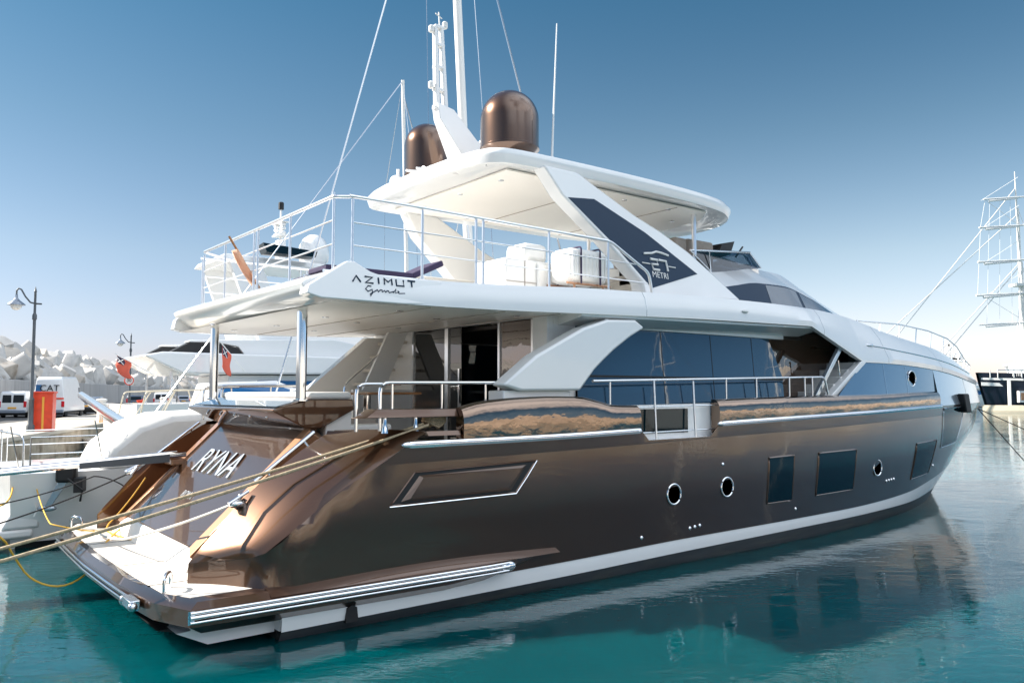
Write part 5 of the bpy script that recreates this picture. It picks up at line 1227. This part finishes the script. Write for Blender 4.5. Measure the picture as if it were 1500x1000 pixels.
sp_ = MB(); sp_.prism([(5.6, -3.0, 9.75), (8.2, -3.0, 9.75), (8.3, -3.0, 10.05), (5.4, -3.0, 10.20)], [(5.6, -2.2, 9.70), (8.2, -2.2, 9.70), (8.3, -2.2, 10.0), (5.4, -2.2, 10.12)]); sp_.obj('solar_panel', 'glass_black', MY)

# small cruiser with blue glass between them
cb = empty('cabin_cruiser', (6.9, 32.2, 0), 0, 'white cabin cruiser with bright blue cabin glass, seen under the bronze yacht overhang', 'boat')
k = MB(); hull_loft(k, 11.5, 3.6, 1.7, 2.4, 1.8, .1, -.3, full=.4); k.obj('hull', 'white', cb, smooth=40)
k = MB(); k.prism([(2.8, -1.4, 1.7), (8.6, -1.2, 2.0), (8.6, 1.2, 2.0), (2.8, 1.4, 1.7)], [(3.2, -1.25, 3.1), (5.6, -1.1, 3.2), (5.6, 1.1, 3.2), (3.2, 1.25, 3.1)]); k.obj('cabin', 'white', cb, bevel=.08)
k = MB(); k.prism([(3.2, -1.40, 2.55), (7.2, -1.23, 2.45), (5.5, -1.20, 3.05), (3.4, -1.34, 3.0)], [(3.2, -1.30, 2.55), (7.2, -1.1, 2.45), (5.5, -1.1, 3.05), (3.4, -1.2, 3.0)]); k.mirror2(); k.obj('cabin_window', 'skyblue', cb)
k = MB(); k.tube(rounded([(.4, -1.6, 1.7), (.6, -1.6, 2.75), (3.0, -1.6, 2.85), (3.2, -1.55, 1.8)], .15), .025, 8); k.tube([(1.0, -1.6, 1.8), (1.6, -1.6, 2.8)], .02, 6); k.tube([(2.0, -1.6, 1.8), (2.5, -1.6, 2.82)], .02, 6); k.mirror2(); k.obj('cockpit_rail', 'cream', cb)

# red ensign on a slanting white staff
en = empty('ensign', (6.9, 32.6, 3.4), 0, 'red ensign hanging from a slanting white staff left of the lamp post', 'flag')
k = MB(); k.tube([(0, 0, 1.22), (1.55, -1.1, -.05)], .03, 6); k.obj('staff', 'white2', en)
k = MB(); rows = []
for i in range(9):
    u = i / 8
    rows.append([(.06 + .55 * u + .05 * math.sin(v * 8), -.04 - .40 * u + .06 * math.sin(v * 7 + u * 5), 1.12 - .42 * u - v * (.95 + .15 * math.sin(u * 3))) for v in [q_ / 10 for q_ in range(11)]])
k.grid(rows); k.obj('flag_cloth', 'flagred', en, smooth=80, solid=.006)
k = MB(); k.grid([[(.055 + .28 * u + .05 * math.sin(v * 8), -.065 - .205 * u + .06 * math.sin(v * 7 + u * 2.5), 1.11 - .21 * u - v * .95) for v in (0, .1, .2, .3, .4)] for u in (0, .3, .6, 1)]); k.obj('canton', 'fabric_navy', en, smooth=80)
k = MB(); k.tube([(.07, -.10, 1.0), (.33, -.31, .55)], .022, 5); k.tube([(.10, -.11, .72), (.33, -.30, .86)], .022, 5); k.obj('canton_cross', 'white2', en)
# second ensign, seen between the pillars
en.scale = (.75, .75, .62)
e2 = dup(en, (12.3, 37.2, 3.75), R(25), 'narrow furled red ensign seen between the chrome pillars', scale=(.55, .55, 1.0))

# tall ship
ts_ = empty('tall_ship', (126.2, 51.6, 0), R(-38), 'square-rigged tall ship with black and white hull at the right edge', 'sailing ship')
k = MB(); rows = []
for z_, o_ in ((-1, 2.4), (1.0, 1.2), (3.6, .3), (5.1, 0)):
    rows.append([(o_ + (50 - o_) * i / 20, -3.6 * math.sin(math.pi * min(.5, (i / 20) * 2.2 + .03)), z_ + (.7 * (1 - i / 8) if i < 8 else 0) * (z_ > 1)) for i in range(21)])
k.grid(rows); k.add([rows[-1][i] for i in range(21)] + [(rows[-1][i][0], 0, rows[-1][i][2]) for i in range(21)], [(i, i + 1, 22 + i, 21 + i) for i in range(20)]); k.mirror(); k.obj('hull', 'blackhull', ts_, smooth=40)
k = MB(); k.grid([[(2.3 + 47 * i / 20, -3.66 * math.sin(math.pi * min(.5, (i / 20) * 2.2 + .05)), z_) for i in range(21)] for z_ in (-.4, .75)]); k.mirror2(); k.obj('waterline_band', 'cream', ts_)
k = MB(); k.grid([[(.35 + 49.6 * i / 20, -3.66 * math.sin(math.pi * min(.5, (i / 20) * 2.2 + .04)), z_ + (.7 * (1 - i / 8) if i < 8 else 0)) for i in range(21)] for z_ in (4.05, 4.35)]); k.mirror2(); k.obj('sheer_band', 'white2', ts_)
def thy(x): return -3.6 * math.sin(math.pi * min(.5, x / 50 * 2.2 + .03))
k = MB(); k.prism([(3.3, thy(3.3) - .12, .6), (3.6, thy(3.6) - .12, .6), (3.6, thy(3.6) - .12, 4.6), (3.3, thy(3.3) - .12, 4.6)], [(3.3, thy(3.3) + .1, .6), (3.6, thy(3.6) + .1, .6), (3.6, thy(3.6) + .1, 4.6), (3.3, thy(3.3) + .1, 4.6)]); k.obj('hull_strake', 'white2', ts_)
k = MB(); k.grid([[(.2 + 20 * i / 20, thy(.2 + 20 * i / 20) - .16 + (-.25 if z_ < .5 else 0), z_) for i in range(21)] for z_ in (-.5, .3, 1.1)]); k.obj('boot_band', 'cream', ts_)
k = MB(); k.prism([(.3, thy(.3) - .14, 3.9), (9, thy(9) - .14, 3.5), (9, thy(9) - .14, 3.85), (.3, thy(.3) - .14, 4.4)], [(.3, thy(.3), 3.9), (9, thy(9), 3.5), (9, thy(9), 3.85), (.3, thy(.3), 4.4)]); k.obj('rubbing_band', 'white2', ts_)
for x_ in (4.9, 12, 20):
    k = MB(); k.box(x_ - .6, x_ + .6, thy(x_) - .35, thy(x_) + .2, 1.5, 3.1); o_ = k.obj('gun_port', 'white2', ts_); k = MB(); k.box(x_ - .36, x_ + .36, thy(x_) - .40, thy(x_) - .3, 1.8, 2.85); k.obj('port_lid', 'wood', o_)
k = MB(); k.box(6, 14, -2.2, 2.2, 5.0, 7.2); k.box(16, 24, -2.0, 2.0, 5.0, 6.8); k.obj('deckhouse', 'white', ts_, bevel=.1)
k = MB()
for x_ in range(1, 26): k.box(x_ * 1.1 - .05, x_ * 1.1 + .05, -3.5 if x_ > 2 else -1.5, -3.4 if x_ > 2 else -1.4, 5.0, 6.1)
k.box(1, 28, -3.5, -3.4, 6.0, 6.15); k.obj('bulwark_rail', 'white2', ts_)
MX = 7.0
k = MB(); k.tube([(MX, 0, 4), (MX, 0, 22)], .42, 12, r2=.32); k.tube([(MX - .1, 0, 20), (MX - .1, 0, 30)], .28, 10, r2=.2); k.tube([(MX - .2, 0, 28), (MX - .3, 0, 35.5)], .16, 8, r2=.06); k.box(MX - 1.2, MX + .9, -1, 1, 18.4, 18.8); ma = k.obj('mast', 'white2', ts_, smooth=60)
for z_, l_, rr in ((31.4, 5.4, .20), (27.2, 6.2, .22), (22.1, 6.6, .24), (17.2, 7.0, .26), (12.9, 6.8, .2)):
    k = MB(); k.tube([(MX - l_, -.6, z_ - .2), (MX, -.6, z_ + .15), (MX + l_, -.6, z_ + .4)], rr * .6, 8); k.tube([(MX - l_ * .85, -.62, z_ - .45), (MX - .3, -.62, z_ - .1)], rr * .9, 6, r2=rr * .3); k.obj('yard', 'white2', ma)
k = MB()
for a_, b_ in (((MX - .3, 0, 33), (-14, 0, 8)), ((MX - .2, 0, 29), (-18, 0, 7)), ((MX, 0, 22), (-8, 0, 6)), ((MX, 0, 21.5), (-6.5, 0, 6)), ((MX - 5.2, -.6, 31), (MX - 6.0, -.6, 27.1)), ((MX - 6, -.6, 27), (MX - 6.4, -.6, 22)), ((MX - 6.4, -.6, 22), (MX - 6.8, -.6, 17.1)), ((MX - 5, -.6, 31), (MX, 0, 27.5)), ((MX - 6, -.6, 17), (MX, 0, 13.5)), ((MX, 0, 22), (MX + 5, -3.4, 5.2)), ((MX, 0, 22), (MX + 3, -3.4, 5.2)), ((MX, 0, 22), (MX - 3, -3.4, 5.2)), ((MX, 0, 30), (MX + 5, -3.4, 5.2))):
    k.tube([a_, b_], .07 if b_[0] < 0 else .035, 5)
for dx_ in (1.5, 3, 4.5):
    k.tube([(MX - dx_, -.6, 31.2), (MX - dx_ * 1.25, -.6, 12.6)], .022, 4)
for z_ in (31.0, 26.8, 21.7, 16.8):
    k.tube([(MX - 5.8, -.6, z_), (MX, -.3, z_ + 3.6)], .03, 4)
for dx_ in (2.2, 2.8, 3.4):
    k.tube([(MX, 0, 18.4), (MX + dx_, -3.4, 5.2)], .03, 4); k.tube([(MX, 0, 18.4), (MX - dx_, -2.6, 5.2)], .03, 4)
k.obj('rigging', 'white2', ts_)

# distant quay and white boats behind the tall ship
k = MB(); k.box(0, 160, 0, 14, -1, 1.4)
o_ = k.obj('distant_quay', 'paving'); o_.location = (222, 100, 0); o_.rotation_euler = (0, 0, R(-62)); props(o_, 'pale far quay across the harbour behind the tall ship', kind='structure')
far = [(170.9, 82.2, -38, 'distant white motor yacht just left of the tall ship'), (205.3, 80.7, -42, 'distant white motor yacht directly behind the tall ship mast'), (190.0, 64.0, -38, 'distant white motor yacht at the right edge behind the tall ship')]
for x_, y_, a_, lab in far:
    d_o = dup(MY, (x_, y_, 0), R(a_), lab)
for i, (u_, dep, a_) in enumerate(((1, 180, 10),)):
    pass

# ================================================================== on the quay
def QW(s, n, z=1.06): return Vector(Q(s, n, z))
QA = R(66.8)
def lamp_post(loc, label, h=6.0):
    r = empty('lamp_post', loc, R(142), label, 'lamp post', 'lamp posts along the quay')
    k = MB(); k.lathe([(.16, 0), (.16, .25), (.11, .32), (.10, 1.3), (.12, 1.34), (.07, 1.45), (.06, h - 1.3), (.09, h - 1.27), (.09, h - 1.1), (.05, h - 1.0), (.045, h - .12), (.06, h - .1), (0.0, h + .15)], (0, 0, 0), 14); k.obj('post', 'iron', r, smooth=40)
    k = MB(); k.tube([(-.28, 0, h - .62), (0, 0, h - .6), (.2, 0, h - .55), (.42, 0, h - .30), (.60, 0, h + .0), (.72, 0, h + .05), (.80, 0, h - .05), (.80, 0, h - .25)], .035, 8); k.obj('arm', 'iron', r, smooth=60)
    k = MB(); k.lathe([(.05, .0), (.06, -.16), (.14, -.26), (.34, -.42), (.35, -.46), (.1, -.44)], (.80, 0, h - .2), 20); lo2 = k.obj('lamp_shade', 'cargrey', r, smooth=40)
    k = MB(); k.ell((.80, 0, h - .68), (.22, .22, .20)); k.obj('globe', 'lampglass', lo2, smooth=80)
    return r
LP1 = lamp_post((5.17, 39.5, 1.1), 'dark lamp post standing beside the red dispenser, nearest of the row')
LP2 = dup(LP1, (14.85, 65.2, 1.1), R(142), 'dark lamp post carrying the round speed sign behind the red ensign')
LP3 = dup(LP1, (24.78, 88.6, 1.1), R(142), 'farthest lamp post, its head hidden behind the white overhang')
LP3.scale = (.8, .8, .8)
sg_ = empty('speed_sign', (14.78, 65.0, 3.68), R(-38), 'round white speed sign with red rim reading 30 on the second lamp post', 'sign')
k = MB(); k.lathe([(0, 0), (.36, 0), (.36, .03), (0, .03)], (0, -.06, 0), 28, axis='y'); k.obj('disc', 'white2', sg_)
k = MB(); k.tube([(.33 * math.cos(t), -.07, .33 * math.sin(t)) for t in [2 * math.pi * j / 28 for j in range(28)]], .035, 6, closed=True); k.obj('rim', 'red', sg_)
text_obj('speed_text', '30', .36, 'black', sg_, frame(Vector((0, -.08, 0)), (1, 0, 0), (0, 0, 1)), .004)
# red dispenser box
rd_ = empty('fuel_dispenser', (5.72, 39.9, 1.1), R(68), 'tall red metal dispenser cabinet standing at the quay edge', 'cabinet')
k = MB(); k.box(-.3, .3, -.38, .38, 0, 1.62); k.obj('cabinet_body', 'red', rd_, bevel=.03)
k = MB(); k.box(-.32, -.295, -.06, .02, .05, 1.45); k.obj('cabinet_trim', 'orange', rd_)
k = MB(); k.box(-.34, .34, -.42, .42, 1.60, 1.68); k.obj('cabinet_cap', 'red', rd_, bevel=.02)
# mooring bollards / hoses at the edge
for i, (s_q, lab) in enumerate(((6.6, 'small black bollard just right of the red dispenser'), (7.2, 'small black bollard, second right of the red dispenser'))):
    k = MB(); k.lathe([(.14, 0), (.10, .1), (.10, .32), (.17, .38), (.17, .46), (0, .48)], tuple(QW(s_q, .35, 1.1)), 14); props(k.obj('bollard', 'black', smooth=40), lab, 'bollard', 'bollards along the quay edge')
for x_, y_, lab in ((-9.0, -.3, 'black quay bollard holding the upper beige mooring line'), (-9.4, -1.6, 'black quay bollard holding the lower beige mooring line'), (-8.3, 3.0, 'black quay bollard holding the black mooring line')):
    k = MB(); k.lathe([(.16, 0), (.11, .1), (.11, .30), (.19, .38), (.19, .46), (0, .48)], tuple(yl_((x_, y_, 1.09))), 14); props(k.obj('bollard', 'black', smooth=40), lab, 'bollard', 'bollards along the quay edge')
# white service pedestals
for (x_, y_, lab) in ((10.54, 52.9, 'short white service pedestal in front of the grey car'), (19.6, 74.0, 'white service pedestal beside the small red bollard')):
    k = MB(); k.lathe([(.30, 0), (.27, .08), (.24, .12), (.24, 1.12), (.30, 1.16), (.30, 1.26), (.2, 1.3), (0, 1.32)], (x_, y_, 1.1), 20); props(k.obj('service_pedestal', 'white2', smooth=40), lab, 'pedestal', 'service pedestals on the quay')
k = MB(); k.lathe([(.26, 0), (.24, .05), (.22, .9), (.30, .95), (.30, 1.05), (0, 1.08)], (17.8, 74.3, 1.1), 16); props(k.obj('red_bollard', 'red', smooth=40), 'small red bollard near the second lamp post', 'bollard')
k = MB(); k.box(0, 2.6, 0, 1.0, 0, .85); o_ = k.obj('storage_box', 'soffit', bevel=.03); o_.location = tuple(QW(36, 3.2, 1.09)); o_.rotation_euler = (0, 0, QA); props(o_, 'long tan storage box on the paving left of the second lamp post', 'box')
# yellow ladder at the edge
k = MB()
for dy in (0, .5): k.tube([tuple(QW(17 + dy, -.12, -.2)), tuple(QW(17 + dy, -.12, 1.9)), tuple(QW(17 + dy, .4, 1.9)), tuple(QW(17 + dy, .4, 1.1))], .04, 6)
for z_ in (.1, .4, .7, 1.0): k.tube([tuple(QW(17, -.12, z_)), tuple(QW(17.5, -.12, z_))], .03, 6)
props(k.obj('quay_ladder', 'orange'), 'yellow steel ladder over the quay edge', 'ladder')
# gangway of the sailing yacht
k = MB(); k.tube([(6.9, 38.6, 2.62), (5.6, 27.0, 2.05), (5.1, 22.8, 1.9)], .16, 8); props(k.obj('gangway', 'silver', smooth=60), 'grey tubular gangway slanting down from the quay to the sailing yacht', 'gangway')

def wheel(parent, x, y, r=.31, wd=.2):
    k = MB(); k.lathe([(r * .6, -wd / 2), (r, -wd / 2 + .02), (r, wd / 2 - .02), (r * .6, wd / 2)], (x, y, r), 20, axis='y'); w_ = k.obj('wheel', 'tyre', parent, smooth=40)
    k = MB(); k.lathe([(0, -wd / 2 + .03), (r * .6, -wd / 2 + .03), (r * .6, wd / 2 - .03), (0, wd / 2 - .03)], (x, y, r), 16, axis='y'); k.obj('rim', 'steel', w_)
def vehicle(name, loc, rz, label, cat, L, W, H, body_m, prof, rearwin, sidewin, group=None, bumper='cargrey', belt=.95):
    # x forward; rear at x=0
    r = empty(name, loc, rz, label, cat, group)
    k = MB(); hw = W / 2
    lower = [(x, z) for x, z in prof]
    n = len(prof)
    rows = []
    for yy, ins in ((-hw, 0), (hw, 0)): pass
    def yat(z): return hw - max(0, z - belt) * .14
    k.prism([(x, -yat(z), z) for x, z in prof], [(x, yat(z), z) for x, z in prof]); k.obj('body', body_m, r, bevel=.07)
    for (y0, y1, z0, z1) in rearwin:
        x0 = 0 - .012 + max(0, z0 - belt) * .06; x1 = -.012 + max(0, z1 - belt) * .06
        k = MB(); k.prism([(x0, y0, z0), (x0, y1, z0), (x1, y1 - .03, z1), (x1, y0 + .03, z1)], [(x0 + .05, y0, z0), (x0 + .05, y1, z0), (x1 + .05, y1 - .03, z1), (x1 + .05, y0 + .03, z1)]); k.obj('rear_window', 'carglass', r, bevel=.02)
    for (x0, x1, x2, x3, z0, z1) in sidewin:
        for sg in (-1, 1):
            k = MB(); k.prism([(x0, sg * (yat(z0) + .01), z0), (x1, sg * (yat(z0) + .01), z0), (x2, sg * (yat(z1) + .01), z1), (x3, sg * (yat(z1) + .01), z1)], [(x0, sg * (yat(z0) - .05), z0), (x1, sg * (yat(z0) - .05), z0), (x2, sg * (yat(z1) - .05), z1), (x3, sg * (yat(z1) - .05), z1)]); k.obj('side_window', 'carglass', r)
    k = MB(); k.box(-.10, .12, -hw * .97, hw * .97, .32, .55); k.obj('rear_bumper', bumper, r, bevel=.04)
    for sg in (-1, 1):
        k = MB(); k.box(-.03, .10, min(sg * hw * .80, sg * hw * .99), max(sg * hw * .80, sg * hw * .99), .72, 1.12); k.obj('tail_light', 'lightred', r, bevel=.02)
        for x_ in (.75, L - .8): wheel(r, x_, sg * (hw - .12))
    k = MB(); k.box(.1, L - .1, -hw * .9, hw * .9, .18, .36); k.obj('underbody', 'black', r)
    k = MB(); k.box(-.035, 0, -.26, .26, .62, .73); k.obj('number_plate', 'orange', r)
    return r
p0 = QW(29.4, 8.5); 
v1 = vehicle('small_van', p0, QA, 'small white van seen from behind, left of the lamp post', 'van', 4.1, 1.72, 1.82, 'vanwhite', [(0, .35), (0, 1.0), (.10, 1.68), (.3, 1.80), (2.6, 1.82), (3.2, 1.15), (4.0, 1.0), (4.1, .35)],
             [(-.72, -.03, 1.02, 1.55), (.05, .62, 1.02, 1.55)], [(1.9, 3.1, 2.5, 2.0, 1.1, 1.6)])
v2 = vehicle('delivery_van', QW(29.6, 6.35), QA, 'tall white delivery van lettered CAT beside the lamp post', 'van', 5.6, 2.0, 2.85, 'vanwhite', [(0, .4), (0, 1.1), (.08, 2.6), (.3, 2.8), (3.9, 2.85), (4.3, 2.6), (4.9, 1.5), (5.5, 1.2), (5.6, .4)],
             [], [(4.0, 4.75, 4.45, 4.1, 1.4, 2.1)], belt=1.2)
text_obj('van_lettering', 'CAT', .62, 'black', v2, frame(Vector((-.03, -.05, 2.0)), (0, -1, 0), (0.06, 0, 1)), .01)
k = MB(); k.box(-.03, .02, -.95, .95, 1.25, 1.36); k.obj('red_stripe', 'red', v2)
k = MB(); k.box(-.03, .02, .45, .8, 1.75, 2.25); k.obj('blue_decal', 'skyblue', v2)
carp = [(0, .35), (-.02, .85), (.35, .95), (.75, 1.38), (2.4, 1.42), (3.2, .98), (4.2, .85), (4.3, .35)]
carw = [(.75, 3.0, 2.3, .95, .95, 1.32)]
v3 = vehicle('parked_car', QW(38, 6.0), QA, 'grey saloon car parked just past the delivery van', 'car', 4.3, 1.76, 1.42, 'cargrey', carp, [(-.6, .6, .97, 1.25)], carw, 'cars parked along the sea wall', bumper='black', belt=.9)
v4 = vehicle('parked_car', QW(62, 6.6), QA + .1, 'dark blue hatchback parked beyond the second lamp post', 'car', 4.1, 1.76, 1.5, 'vanblue', [(0, .35), (0, .9), (.25, 1.45), (2.3, 1.5), (3.1, 1.0), (4.0, .85), (4.1, .35)], [(-.6, .6, .98, 1.35)], carw, 'cars parked along the sea wall', bumper='black', belt=.9)
dup(v1, QW(66, 4.6), QA - .1, 'small white van parked just right of the dark blue hatchback', 'cars parked along the sea wall')
dup(v4, QW(78, 5.6), QA, 'dark hatchback parked left of the third lamp post', 'cars parked along the sea wall')
dup(v3, QW(88, 5.0), QA, 'grey saloon car farthest along the sea wall', 'cars parked along the sea wall')
